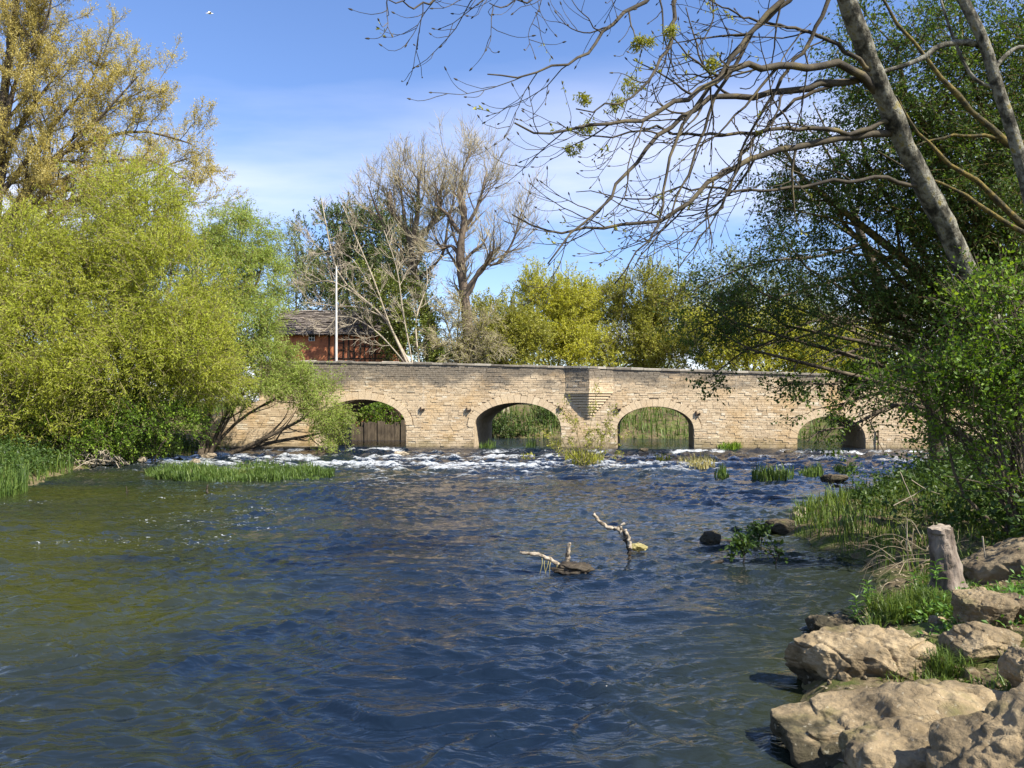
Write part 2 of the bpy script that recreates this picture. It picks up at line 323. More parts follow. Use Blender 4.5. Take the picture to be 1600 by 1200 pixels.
g = MB().add(np.stack([X, Y, Z], -1), gridq(len(xs), len(ys))).build('ground', M['ground'], smooth=True); tag(g, kind='structure')

# ------------------------------------------------------------------ bridge frame of reference
def bd(x): return 40 - 0.07 * x                    # depth of the bridge face at lateral x
def bpx(px): d = 40 / (1 + .07 * (px - 800) / F); return (px - 800) / F * d
def bz(px, py): return EYE + (HZ - py) / F * bd(bpx(px))
BV = np.array([.17, 1.0, 0]) * 4.6                  # barrel vector: the arches run slightly skew
NF = nrm(np.array([-.07, -1.0, 0]))                 # outward normal of the face
def BP(x, z, o=0.0): return np.stack([x + 0 * z, bd(x) + 0 * z, z + 0 * x], -1) + NF * np.asarray(o)[..., None] if np.ndim(o) else np.stack([x + 0 * z, bd(x) + 0 * z, z + 0 * x], -1) + NF * o

# ------------------------------------------------------------------ river
def edge_d(x): return bd(x) - 1.35 + .25 * np.sin(x * .7) + .12 * np.sin(x * 2.3 + 1)
rows = np.concatenate([np.geomspace(2.0, 42, 640), np.linspace(42.3, 78, 60)]); cols = np.linspace(-1, 1, 430)
D_, C_ = np.meshgrid(rows, cols, indexing='ij')
XW = C_ * (D_ * .78 + 3.0) ; XW = np.where(C_ < 0, XW - np.abs(C_) * 1.0, XW); YW = D_
# the sheet also runs on sideways, downstream and behind the camera
dd = edge_d(XW) - YW                                # metres in front of the sill edge
pool = np.clip((dd - 13) / 4, 0, 1); rap = np.clip(dd / .8, 0, 1) * (1 - pool)
Zb = np.interp(dd, [-1, 0, .45, 3, 8, 15], [.30, .29, .12, .09, .05, 0])
p3 = np.stack([XW, YW, 0 * XW], -1)
def waves(x, y, seed, n, lmin, lmax, spread, main):
    r = np.random.default_rng(seed); z = 0; tot = 0
    for k in range(n):
        L = lmin * (lmax / lmin) ** r.random(); th = main + r.normal() * spread; kx, ky = math.cos(th) * 2 * math.pi / L, math.sin(th) * 2 * math.pi / L
        a = L ** .9; ph = r.random() * 6.28
        z = z + a * np.sin(kx * x + ky * y + ph); tot += a * a
    return z / math.sqrt(tot / 2)
wx = XW + .8 * fbm(p3 * .35, 3, 31); wy = YW + .8 * fbm(p3 * .35 + 7, 3, 41)
gust = .65 + .7 * np.clip(.5 + fbm(p3 * np.array([.16, .10, 1]), 3, 77), 0, 1)
chop = .62 * waves(wx, wy, 3, 40, .32, 1.1, .36, R(104)) + .50 * waves(wx, wy, 8, 44, .14, .36, .42, R(100))
chop = chop + .22 * (chop ** 2 - 1)
small = fbm(np.stack([wx * 1.6, wy * 2.6, 0 * wx], -1), 4, 55, .55)
calm = np.clip((XW - (YW * .30 + .0)) / 2.5, 0, 1) * (YW < 15)     # sheltered water beside the right bank
zw = (.023 * chop + .020 * small) * gust * (1 - .55 * calm)
rz = fbm(np.stack([XW * 1.2, YW * 2.0, 0 * XW], -1), 5, 91, .62); rr_ = 1 - np.abs(fbm(np.stack([XW * .55 + 3, YW * 1.1, 0 * XW], -1), 4, 17, .55)) * 1.6
zr = .10 * rz + .08 * rr_
fade_up = np.clip(-dd / .5, 0, 1)
ZW = Zb + zw * (1 - fade_up * .75) * (1 - rap * .3) + zr * rap * np.clip(1 - (dd - 9) / 8, .0, 1)
lat = np.interp(XW, [-14, -12, -2, 4, 9, 22], [.4, .85, .95, .9, .78, .7])
fo = np.clip((rz * .8 + rr_ - .45) * 1.3, 0, 1) * rap * lat * np.interp(dd, [0, 2.5, 4.5, 9, 11.5, 16], [.2, .4, 1, 1, .5, 0])
fo2 = np.clip((fbm(np.stack([XW * 1.5, YW * 2.5, 0 * XW], -1), 4, 66, .6) - .32) * 3, 0, 1) * np.interp(dd, [8, 11, 16, 19], [0, .8, .5, 0]) * np.interp(XW, [-12, -8, 0, 5], [.3, .9, .8, .1])
fall = np.exp(-((dd - .3) / .33) ** 2) * np.clip(.85 + 1.1 * fbm(np.stack([XW * .45, 0 * XW, 0 * XW], -1), 3, 12), 0, 1.2) * np.clip(.7 + .6 * fbm(p3 * 4, 2, 19), 0, 1.3)
foam = np.clip(fo + fo2 * .8 + fall * 1.1, 0, 1)
fleck = np.clip((5 - XW - YW * .34) / 5, 0, 1) * np.clip((YW - 6.5) / 7, 0, 1) * np.clip((24 - YW) / 5, 0, 1) * np.clip(.45 + 1.3 * fbm(p3 * np.array([.35, .7, 1]), 3, 61), 0, 1) * .95
bedn = fbm(p3 * np.array([.22, .34, 1]), 4, 23, .6)
bed_refl = np.clip(np.clip((-XW - .5 - YW * .2) / 4, 0, .8) + .45 * bedn, 0, 1) * np.clip((34 - YW) / 6, 0, 1)  # olive patches: shallow riverbed, and tree reflections painted in with it
bed_refl = np.maximum(bed_refl, .85 * np.clip(1 - (-sdist(XW, YW)) / 2.4 + .4 * bedn, 0, 1) * (XW > 0) * (YW < 20))
mb = MB().add(np.stack([XW, YW, ZW], -1), gridq(len(cols), len(rows))[:, ::-1][:, [3, 2, 1, 0]])
m, n, o = mat('river_water')
pos = coords(n)
f1 = tnoise(n, 6.0, 2, .45, coords(n, (.55, 1.35, 1)), dist=.9); f2 = tnoise(n, 19, 3, .6, coords(n, (.75, 1.3, 1)), dist=.5)
hg = mth(n, 'ADD', mth(n, 'MULTIPLY', f1, .8), mth(n, 'MULTIPLY', f2, .10))
bp = N(n, 'ShaderNodeBump', {'Strength': .8, 'Distance': .05, 'Height': hg})
bed = mixc(n, attr(n, 'bed_reflection'), (.005, .011, .021), (.024, .028, .009))  # riverbed and reflected-tree tones share this base colour
wat = N(n, 'ShaderNodeBsdfPrincipled', {'Base Color': bed, 'Roughness': .06, 'IOR': 1.333, 'Specular IOR Level': .85, 'Normal': bp.outputs[0]})
fn = tnoise(n, 7, 9, .75, coords(n, (.9, 1.5, 1.5)), dist=1.0)
fm = ramp(n, mth(n, 'ADD', attr(n, 'foam'), mth(n, 'MULTIPLY_ADD', fn, 3.4, -1.85)), [(.25, (0, 0, 0)), (1.0, (.82, .82, .82))])
fl = ramp(n, mth(n, 'ADD', tnoise(n, 11, 3, .6, coords(n, (.7, 1.25, 1)), dist=1.4), mth(n, 'MULTIPLY_ADD', attr(n, 'fleck'), .16, -.16)), [(.63, (0, 0, 0)), (.70, (1, 1, 1))])
fmx = mth(n, 'MAXIMUM', mth(n, 'MULTIPLY', fm, mth(n, 'MULTIPLY', attr(n, 'foam'), 3.5, clamp=True)), mth(n, 'MULTIPLY', fl, mth(n, 'MULTIPLY', attr(n, 'fleck'), 1.4, clamp=True)))
fb = N(n, 'ShaderNodeBump', {'Strength': .8, 'Distance': .05, 'Height': fn})
fs = N(n, 'ShaderNodeBsdfPrincipled', {'Base Color': (.66, .70, .72, 1), 'Roughness': .5, 'Normal': fb.outputs[0]})
mx_ = N(n, 'ShaderNodeMixShader', {0: fmx, 1: wat.outputs[0], 2: fs.outputs[0]}); n.links.new(mx_.outputs[0], o.inputs[0]); M['water'] = m
river = mb.build('river', M['water'], smooth=True); tag(river, kind='structure')
for nm, a in (('foam', foam), ('fleck', fleck), ('bed_reflection', bed_refl)):
    at = river.data.attributes.new(nm, 'FLOAT', 'POINT'); at.data.foreach_set('value', a.astype(np.float32).ravel())
def water_z(x, y):
    ddv = edge_d(x) - y; return float(np.interp(ddv, [-1, 0, .45, 3, 8, 15], [.30, .29, .12, .09, .05, 0]))
print('water', time.time() - T0)

# ------------------------------------------------------------------ bridge
rng = np.random.default_rng(11)
ARCH = []   # (centre x, half width, spring z, rise)
for l, r_, ys_, yc in ((497, 634, 664, 624), (741, 876, 666, 629), (964, 1084, 670, 635), (1246, 1352, 684, 650)):
    x0, x1 = bpx(l), bpx(r_); pc = (l + r_) / 2; zs = bz(pc, ys_); ARCH.append(((x0 + x1) / 2, (x1 - x0) / 2, zs, bz(pc, yc) - zs))
BX0, BX1, WING = bpx(405), bpx(1620), bpx(300)
TOPP = [(300, 566), (405, 564), (490, 563), (700, 566.5), (900, 572), (1085, 577), (1250, 582), (1440, 589), (1620, 597)]
_tx = np.array([bpx(a) for a, b in TOPP]); _tz = np.array([bz(a, b) for a, b in TOPP])
def ztop(x): return np.interp(x, _tx, _tz) - .12          # underside of the coping
def zlow(x):
    z = np.full(np.shape(x), -.6)
    for c, a, zs, b in ARCH:
        u = (x - c) / a; z = np.where(np.abs(u) < 1, zs + b * np.sqrt(np.maximum(0, 1 - u * u)) , z)
    return z
bridge = empty('stone_bridge', (bpx(800), bd(bpx(800)), 0), 'long tan stone arch bridge with four arches spanning the river', 'bridge')
BB = np.array(bridge.location)
# core behind the facing stones
sx = np.unique(np.concatenate([np.arange(BX0, BX1, .25)] + [c + a * np.sin(np.linspace(-math.pi / 2, math.pi / 2, 41)) * np.array(k) for c, a, _, _ in ARCH for k in (1.0,)] + [[c - a - 1e-4, c + a + 1e-4] for c, a, _, _ in ARCH]))
lo, hi = zlow(sx), ztop(sx)
mb = MB()
fl_, fh = BP(sx, lo, -.03), BP(sx, hi, -.03); bl, bh = fl_ + BV, fh + BV
n_ = len(sx); V = np.vstack([fl_, fh, bl, bh]); i = np.arange(n_ - 1)
Q = np.vstack([np.stack([i, i + 1, i + 1 + n_, i + n_], -1), np.stack([i + 2 * n_, i + 3 * n_, i + 1 + 3 * n_, i + 1 + 2 * n_], -1), np.stack([i, i + 2 * n_, i + 1 + 2 * n_, i + 1], -1), np.stack([i + n_, i + 1 + n_, i + 1 + 3 * n_, i + 3 * n_], -1)])
mb.add(V, Q).build('masonry_core', M['mortar'], bridge, BB)
RT = .40
def trim(x0, x1, zm):
    """cut the interval x0..x1 of a course at height zm by the arch rings; returns intervals"""
    iv = [(x0, x1)]
    for c, a, zs, b in ARCH:
        if zm < zs: h = a + .02
        else:
            t = (zm - zs) / (b + RT)
            if t >= 1: continue
            h = (a + RT) * math.sqrt(1 - t * t)
        nv = []
        for p_, q_ in iv:
            if q_ <= c - h or p_ >= c + h: nv.append((p_, q_)); continue
            if p_ < c - h: nv.append((p_, c - h))
            if q_ > c + h: nv.append((c + h, q_))
        iv = nv
    return iv
def stones(mb, x0, x1, zfun, zbase, seed, lmin=.14, lmax=.42, off0=0.0, posf=BP, trimf=trim):
    r = np.random.default_rng(seed); z = zbase
    zmax = float(np.max(zfun(np.linspace(x0, x1, 30))))
    while z < zmax:
        h = r.uniform(.065, .115) * (1.3 if r.random() < .12 else 1); x = x0 - r.random() * .3
        while x < x1:
            L = r.uniform(lmin, lmax); a, b_ = max(x, x0), min(x + L, x1); x += L
            if b_ - a < .05: continue
            zt = float(zfun(np.array((a + b_) / 2)))
            if z >= zt - .03: continue
            z1 = min(z + h, zt)
            for p_, q_ in trimf(a, b_, (z + z1) / 2):
                if q_ - p_ < .04: continue
                o_ = off0 + r.uniform(-.012, .014); jn = .005; g0 = r.normal(0, .004, 4)
                xa, xb, za, zb = p_ + jn, q_ - jn, z + jn, z1 - jn
                cx = np.array([xa, xa, xb, xb]); cz = np.array([za, zb, zb, za]) + g0
                Fv = posf(cx, cz, o_); Bv = posf(cx, cz, -.06)
                mb.add(np.vstack([Fv, Bv]), [[0, 1, 2, 3], [0, 4, 5, 1], [1, 5, 6, 2], [2, 6, 7, 3], [3, 7, 4, 0]], a=np.clip(r.normal(.52, .24), 0, 1))
        z += h
mb = MB(); stones(mb, BX0, BX1, ztop, .02, 5)
o = mb.build('facing_stones', M['stone'], bridge, BB); tag(o, kind='stuff')
# arch rings: every voussoir its own stone
for c, a, zs, b in ARCH:
    nv = 23; th = np.linspace(math.pi, 0, nv + 1)
    for k in range(nv):
        t = np.linspace(th[k] - .003, th[k + 1] + .003, 3); rt = RT * rng.uniform(.85, 1.08); of = rng.uniform(.008, .02)
        ix, iz = c + a * np.cos(t), zs + b * np.sin(t); ox, oz = c + (a + rt) * np.cos(t), zs + (b + rt) * np.sin(t)
        if k == 0: iz[0] -= .02
        V = np.vstack([BP(ix, iz, of), BP(ox, oz, of), BP(ix, iz, -.3), BP(ox, oz, -.07)])
        Q = [[0, 1, 4, 3], [1, 2, 5, 4], [3, 4, 10, 9], [4, 5, 11, 10], [1, 0, 6, 7], [2, 1, 7, 8], [0, 3, 9, 6], [5, 2, 8, 11]]
        MB().add(V, Q, a=np.clip(rng.normal(.6, .12), 0, 1)).build('voussoir', M['vous'], bridge, BB)
# refuge: triangular in plan, corbelled out below
RX0, RX1, RXA = bpx(884), bpx(958), bpx(920); PRJ = .46; RZ0 = bz(920, 612); RZB = bz(920, 654)
def RP(x, z, o=0.0):    # on the two refuge facets
    x = np.asarray(x, float); pj = PRJ * np.where(x < RXA, (x - RX0) / (RXA - RX0), (RX1 - x) / (RX1 - RXA))
    nl = nrm(np.array([-PRJ, -(RXA - RX0), 0])); nr_ = nrm(np.array([PRJ, -(RX1 - RXA), 0]))
    nn = np.where((x < RXA)[..., None] if False else (np.mean(x) < RXA), nl, nr_)
    return BP(x, z, 0.0) + NF * np.maximum(pj, 0)[..., None] + nn * o
zr_ = lambda x: ztop(x)
for a_, b_, sd in ((RX0, RXA, 71), (RXA, RX1, 72)):
    mb = MB(); stones(mb, a_, b_, zr_, RZ0, sd, off0=.02, posf=RP, trimf=lambda p_, q_, z_: [(p_, q_)])
    tag(mb.build('refuge_stones', M['stone'], bridge, BB), kind='stuff')
tri = [BP(np.array(RX0), np.array(0.)), BP(np.array(RXA), np.array(0.)) + NF * (PRJ - .02), BP(np.array(RX1), np.array(0.))]
V = [t + np.array([0, 0, z_]) for z_ in (RZ0 + .01, float(ztop(np.array(RXA))) - .02) for t in tri]
MB().add(V, [[0, 1, 4, 3], [1, 2, 5, 4]], [[0, 2, 1], [3, 4, 5]]).build('refuge_core', M['mortar'], bridge, BB)
nc = 10
for k in range(nc):        # stepped corbel courses shrinking to a point, each over a recessed darker filler for its shadow line
    for part in (0, 1):
        f0 = max(.03, (1 - (k + .1 + .9 * part) / nc)) ** .9 * (1 if not part else .86); ph = (RZ0 - RZB) / nc
        z1 = RZ0 - ph * (k + .62 * part); z0 = RZ0 - ph * (k + .62 + .38 * part)
        pts = [BP(np.array(RXA + (RX0 - RXA) * f0), np.array(0.), .004), BP(np.array(RXA), np.array(0.)) + NF * (PRJ * f0 + .03), BP(np.array(RXA + (RX1 - RXA) * f0), np.array(0.), .004)]
        pts = [pts[0] - NF * .1, pts[0] + NF * .05, pts[1], pts[2] + NF * .05, pts[2] - NF * .1]
        V = [t + np.array([0, 0, z_]) for z_ in (z0, z1) for t in pts]
        MB().add(V, [[q, q + 1, q + 6, q + 5] for q in range(4)], [[0, 2, 1], [0, 3, 2], [0, 4, 3], [5, 6, 7], [5, 7, 8], [5, 8, 9]], a=np.clip(rng.normal(.5, .2), 0, 1)).build('corbel_course' if not part else 'shadow_filler', M['stone'] if not part else M['mortar'], bridge, BB)
# coping stones
x = BX0
while x < BX1:
    L = rng.uniform(.55, 1.0); a_, b_ = x + .008, x + L - .008; x += L
    if a_ > RX0 - .1 and b_ < RX1 + .1: continue
    za, zb = float(ztop(np.array(a_))), float(ztop(np.array(b_))); hh = .12 + rng.uniform(-.02, .025); o_ = .05 + rng.uniform(-.015, .02)
    fr = [BP(np.array(q), np.array(z_), o_) for q, z_ in ((a_, za + .004), (a_, za + hh * .75), (b_, zb + hh * .75), (b_, zb + .004))]
    rd = [BP(np.array(q), np.array(z_), -.16) for q, z_ in ((a_, za + hh), (b_, zb + hh))]
    bk = [v_ + np.array([.07, 1, 0]) * .5 for v_ in fr]
    MB().add(np.array(fr + bk + rd), [[0, 1, 2, 3], [1, 8, 9, 2], [8, 5, 6, 9], [7, 6, 5, 4], [0, 3, 7, 4]], [[0, 4, 1], [1, 4, 5], [1, 5, 8], [3, 2, 7], [2, 6, 7], [2, 9, 6]], a=rng.random()).build('coping_stone', M['coping'], bridge, BB)
for a_, b_ in ((RX0 - .05, RXA), (RXA, RX1 + .05)):
    for k in range(3):
        q0, q1 = a_ + (b_ - a_) * k / 3, a_ + (b_ - a_) * (k + 1) / 3
        xx = np.array([q0 + .006, q1 - .006]); zt = ztop(xx)
        Fv = RP(xx, zt + .004, .06); V = np.vstack([Fv, Fv + [0, 0, .11], Fv - NF * .42, Fv - NF * .42 + [0, 0, .12]])
        MB().add(V, [[0, 1, 3, 2], [2, 3, 7, 6], [4, 6, 7, 5], [0, 2, 6, 4], [1, 5, 7, 3], [0, 4, 5, 1]], a=rng.random()).build('coping_stone', M['coping'], bridge, BB)
for px, py in ((661, 640), (733, 641), (877, 638), (967, 640), (1091, 647)):
    c = BP(np.array(bpx(px)), np.array(bz(px, py))); mb = MB()
    mb.add(boxv(-.09, .09, -.06, .02, -.05, .03) + c, BOXQ).add(boxv(-.14, -.09, -.1, .02, -.09, .14) + c, BOXQ).add(boxv(.03, .08, -.16, -.06, -.04, .06) + c, BOXQ)
    mb.build('iron_bracket', M['iron'], bridge, BB)
c = BP(np.array(bpx(1371)), np.array(.3)); MB().tubes(np.array([c + NF * .08, c + NF * .08 + [0, 0, .9]]), .035, 8).build('drain_pipe', M['iron'], bridge, BB)

# wing wall running off to the left of the first arch, in front of the bridge
wx0, wx1 = bpx(325), bpx(499)
wall = empty('wing_wall', (wx0, bd(wx0), 0), 'low plain stone wing wall left of the first bridge arch, under willow', 'wall')
WB = np.array(wall.location)
def WP(x, z, o=0.0): return BP(x, z, o + .7)
wt = lambda x: np.interp(x, [wx0, wx1], [bz(330, 652), bz(499, 600)])
mb = MB(); stones(mb, wx0, wx1, wt, -.2, 29, .2, .6, posf=WP, trimf=lambda p_, q_, z_: [(p_, q_)]); tag(mb.build('facing_stones', M['stone'], wall, WB), kind='stuff')
V = []
for x_ in (wx0, wx1):
    z_ = float(wt(x_)) - .01
    for o_, zz in ((.66, -.4), (.66, z_), (0.06, z_), (0.06, -.4)): V.append(BP(np.array(x_), np.array(zz), o_))
MB().add(V, [[0, 1, 5, 4], [1, 2, 6, 5], [0, 3, 2, 1], [4, 5, 6, 7]]).build('masonry_core', M['mortar'], wall, WB)
# stone sill (weir) that the bridge stands on
xx = np.linspace(bpx(318), bpx(1520), 150); ed = edge_d(xx)
zt = np.where(xx < bpx(520), .34, .2) + .02 * fbm(np.stack([xx, 0 * xx, 0 * xx], -1) * 1.5, 3, 3)
fr = np.stack([xx, ed + np.where(xx < bpx(520), -.1, .3), zt], -1); V = np.vstack([fr * [1, 1, 0] + [0, 0, -.5], fr, np.stack([xx, bd(xx) + 3.5, zt + .01], -1)])
i = np.arange(149); Q = np.vstack([np.stack([i, i + 1, i + 151, i + 150], -1), np.stack([i + 150, i + 151, i + 301, i + 300], -1)])
sill = MB().add(V, Q).build('weir_sill', M['sill']); tag(sill, 'low wet stone sill along the foot of the bridge', 'weir')
print('bridge', time.time() - T0)

# ------------------------------------------------------------------ barn behind the bridge
m, n, o = mat('orange_brick')
br = N(n, 'ShaderNodeTexBrick', {'Vector': N(n, 'ShaderNodeMapping', {0: N(n, 'ShaderNodeNewGeometry').outputs['Position'], 'Rotation': (R(90), 0, 0)}).outputs[0], 'Color1': (.42, .14, .055, 1), 'Color2': (.30, .085, .04, 1), 'Mortar': (.33, .22, .14, 1), 'Scale': 4.4, 'Mortar Size': .012})
c = mixc(n, .5, br.outputs[0], ramp(n, tnoise(n, 2.2, 6, .6), [(.35, (.14, .05, .03)), (.5, (.42, .15, .06)), (.7, (.55, .25, .10))]))
p = N(n, 'ShaderNodeBsdfPrincipled', {'Base Color': c, 'Roughness': .9}); n.links.new(p.outputs[0], o.inputs[0]); M['brick'] = m
M['roof'] = solid('grey_roof', [(.3, (.085, .072, .062)), (.55, (.17, .145, .125)), (.75, (.27, .235, .20))], 1.6, .95, .8, 9, (1, 1, 1), use_attr=.4)
M['timber'] = solid('black_timber', [(.3, (.018, .014, .011)), (.7, (.05, .038, .028))], 6, .8, .4, 30)
M['white'] = solid('white_paint', [(.3, (.6, .6, .58)), (.7, (.78, .78, .76))], 4, .5, .1, 30)
m, n, o = mat('dark_glass'); p = N(n, 'ShaderNodeBsdfPrincipled', {'Base Color': (.02, .025, .03, 1), 'Roughness': .05}); n.links.new(p.outputs[0], o.inputs[0]); M['glass'] = m
HD = 53.0
def hx(px): return (px - 800) / F * HD
def hz(py): return EYE + (HZ - py) / F * HD
barn = empty('brick_barn', (hx(520), HD, 1.4), 'orange brick and timber barn with grey roof beyond the bridge', 'building'); HB = np.array(barn.location)
MB().add(boxv(hx(428), hx(618), HD, HD + 5, .6, hz(521)), BOXQ).build('wall', M['brick'], barn, HB)
rows_ = 15; V = []; mb = MB(); e0, e1 = np.array([0, HD - .45, hz(524)]), np.array([0, HD + 2.5, hz(478)])
for k in range(rows_):
    a_, b_ = e0 + (e1 - e0) * k / rows_, e0 + (e1 - e0) * (k + 1) / rows_; up = np.array([0, -.03, .06])
    cuts = np.arange(hx(421), hx(624), .38) + (k % 2) * .19
    for c0, c1 in zip(cuts[:-1], cuts[1:]):
        j = rng.normal(0, .015)
        V = [[c0 + .01, *(a_ + up)[1:]], [c1 - .01, *(a_ + up)[1:]], [c1 - .01, *(b_ + [0, 0, .01])[1:]], [c0 + .01, *(b_ + [0, 0, .01])[1:]], [c0 + .01, a_[1] + .01, a_[2]], [c1 - .01, a_[1] + .01, a_[2]]]
        V = np.array(V); V[:, 2] += j
        mb.add(V, [[0, 1, 2, 3], [4, 5, 1, 0]], a=rng.random())
rf = mb.build('roof', M['roof'], barn, HB); tag(rf, kind='stuff')
x0, x1 = hx(422), hx(624)
MB().add([[x0, e0[1] + .05, e0[2] - .03], [x1, e0[1] + .05, e0[2] - .03], [x1, *e1[1:]], [x0, *e1[1:]], [x1, HD + 5.4, e0[2]], [x0, HD + 5.4, e0[2]]], [[0, 1, 2, 3], [3, 2, 4, 5]], ).build('roof_deck', M['timber'], barn, HB)
for x_ in (hx(428), hx(618)):
    MB().add([[x_, HD, hz(521)], [x_, HD + 5, hz(521)], [x_, HD + 2.5, e1[2] - .08]], None, [[0, 1, 2]]).build('gable', M['brick'], barn, HB)
wo = MB().add(boxv(hx(482.5), hx(492), HD - .05, HD + .02, hz(533), hz(522.5)), BOXQ).build('window', M['white'], barn, HB)
for a_ in (0, 1):
    for b_ in (0, 1):
        MB().add(boxv(hx(483.4 + a_ * 4.2), hx(486.9 + a_ * 4.2), HD - .056, HD - .052, hz(532.4 - b_ * 4.9), hz(528.4 - b_ * 4.9)), BOXQ).build('pane', M['glass'], wo, HB)
for px, t in ((514.5, 1.2), (524, 1), (537, 1), (545, 1), (553.5, 1.2), (563, .8), (570, .8), (578, .8), (586, .8), (607, .9)):
    MB().add(boxv(hx(px) - .045 * t, hx(px) + .045 * t, HD - .06, HD + .02, .9, hz(523)), BOXQ).build('timber_post', M['timber'], barn, HB)
for px0, px1, py in ((525, 536, 536), (525, 536, 547), (546, 552, 549), (564, 577, 541), (571, 585, 533), (579, 606, 552), (514, 606, 560)):
    MB().add(boxv(hx(px0), hx(px1), HD - .045, HD + .02, hz(py + .8), hz(py - .8)), BOXQ).build('timber_rail', M['timber'], barn, HB)
c = P(525.5, 562, 48); pole = MB().tubes(np.array([[c[0], 48, 1.2], [c[0], 48, 6.0], [c[0], 48, P(0, 416, 48)[2]]]), np.array([.085, .075, .05]), 10).build('pole', M['pole'])
tag(pole, 'tall thin pale grey pole standing in front of the brick barn', 'pole')

# ------------------------------------------------------------------ plants: growing machinery
def sprout(Pn, Rn, c, r, t0=.2, t1=1., ang=(30, 60), L=(1, 2), n=6, wig=.12, trop=(0, 0, 0), rr=.6, tip=.25, taper=.4, rmin=.004, bias=None, late=1.0):
    Mn, n0 = Pn.shape[:2]
    t = t0 + (t1 - t0) * (np.arange(c) + r.random((Mn, c))) / c; f = t * (n0 - 1); i = np.minimum(f.astype(int), n0 - 2); wgt = (f - i)[..., None]
    mi = np.arange(Mn)[:, None]; p = Pn[mi, i] * (1 - wgt) + Pn[mi, i + 1] * wgt; tan = nrm(Pn[mi, i + 1] - Pn[mi, i]); rad = Rn[mi, i] * (1 - wgt[..., 0]) + Rn[mi, i + 1] * wgt[..., 0]
    v = r.normal(size=p.shape)
    if bias is not None: v = v + np.asarray(bias)
    v = nrm(v - (v * tan).sum(-1, keepdims=True) * tan)
    a = np.radians(r.uniform(*ang, (Mn, c)))[..., None]; d = np.cos(a) * tan + np.sin(a) * v
    ln = (r.uniform(*L, (Mn, c)) * (1 - taper * t))[..., None]
    p = p.reshape(-1, 3); d = d.reshape(-1, 3); ln = ln.reshape(-1, 1); o_ = [p]
    for j in range(1, n):
        d = nrm(d + wig * r.normal(size=d.shape) + np.asarray(trop) * ((j / n) ** late) / n * 3); p = p + d * ln / (n - 1); o_.append(p)
    PP = np.stack(o_, 1); r0 = np.maximum(rad.reshape(-1, 1) * rr, rmin); RR = r0 * np.linspace(1, tip, n)[None]
    return PP, np.maximum(RR, rmin * .6)
def leaves(mb, Pn, per, r, size=(.05, .09), asp=.5, spread=.03, along=.5, droop=.2, t0=.1, up=.3):
    Mn, n0 = Pn.shape[:2]
    t = t0 + (1 - t0) * r.random((Mn, per)); f = t * (n0 - 1); i = np.minimum(f.astype(int), n0 - 2); wgt = (f - i)[..., None]; mi = np.arange(Mn)[:, None]
    p = (Pn[mi, i] * (1 - wgt) + Pn[mi, i + 1] * wgt).reshape(-1, 3); tan = nrm(Pn[mi, i + 1] - Pn[mi, i]).reshape(-1, 3)
    k = len(p); p = p + r.normal(size=(k, 3)) * spread
    ax = nrm(tan * along + r.normal(size=(k, 3)) * .6 + np.array([0, 0, -droop])); nn = r.normal(size=(k, 3)) + np.array([0, 0, up * 2]); sd = nrm(np.cross(ax, nn)); nm = np.cross(sd, ax)
    s_ = r.uniform(*size, (k, 1)); w_ = s_ * asp * .5
    V = np.stack([p, p + ax * s_ * .45 + sd * w_ + nm * s_ * .06, p + ax * s_ - nm * s_ * .08, p + ax * s_ * .45 - sd * w_ + nm * s_ * .06], 1)
    va = np.repeat(r.random((Mn, 1)), per, 1).ravel() * .4 + r.random(k) * .6
    mb.add(V.reshape(-1, 3), np.arange(k * 4).reshape(-1, 4), a=np.repeat(va, 4))
def lobes_twigs(lobes, nt, r, L=(.5, 1.), n=5, clump=.14, out_=.6, up=.2, wig=.1, trop=(0, 0, 0), shell=.45, rad=.012, kper=16):
    """twigs spread through ellipsoids (px, py, rx px, ry px, depth, depth radius m) in clumps"""
    vol = np.array([l[2] * l[3] for l in lobes], float); cnt = np.maximum(1, (nt * vol / vol.sum())).astype(int); o_ = []
    for (px, py, rx, ry, d, rd), c in zip(lobes, cnt):
        C0 = P(px, py, d); rad3 = np.array([rx / F * d, rd, ry / F * d]); K = max(3, c // kper)
        u = nrm(r.normal(size=(K, 3))); u *= (shell + (1 - shell) * r.random((K, 1)) ** .6) * (1 + .14 * r.normal(size=(K, 1)))
        q = u[r.integers(0, K, c)] + r.normal(size=(c, 3)) * clump; p = C0 + q * rad3
        dd_ = nrm(nrm(q) * out_ + np.array([0, 0, up]) + r.normal(size=(c, 3)) * .45); ln = r.uniform(*L, (c, 1)); pts = [p]
        for j in range(1, n): dd_ = nrm(dd_ + wig * r.normal(size=dd_.shape) + np.asarray(trop) * j / n / n * 3); p = p + dd_ * ln / (n - 1); pts.append(p)
        o_.append(np.stack(pts, 1))
    PP = np.concatenate(o_); return PP, np.broadcast_to(rad * np.linspace(1, .35, n), PP.shape[:2])
def limbs_to(base, lobes, r, r0, n=9, sag=.15, jit=.25):
    """one limb from the base through each lobe centre"""
    o_, rr = [], []
    for px, py, rx, ry, d, rd in lobes:
        C0 = P(px, py, d); mid = base + (C0 - base) * .5; mid[:2] -= (C0 - base)[:2] * sag; mid += r.normal(size=3) * jit
        end = C0 + np.array([0, 0, ry / F * d * .6]); o_.append(spline([base + r.normal(size=3) * [.12, .12, 0], mid, C0, end], n)); rr.append(r0 * r.uniform(.6, 1) * np.linspace(1, .18, n))
    return np.array(o_), np.array(rr)
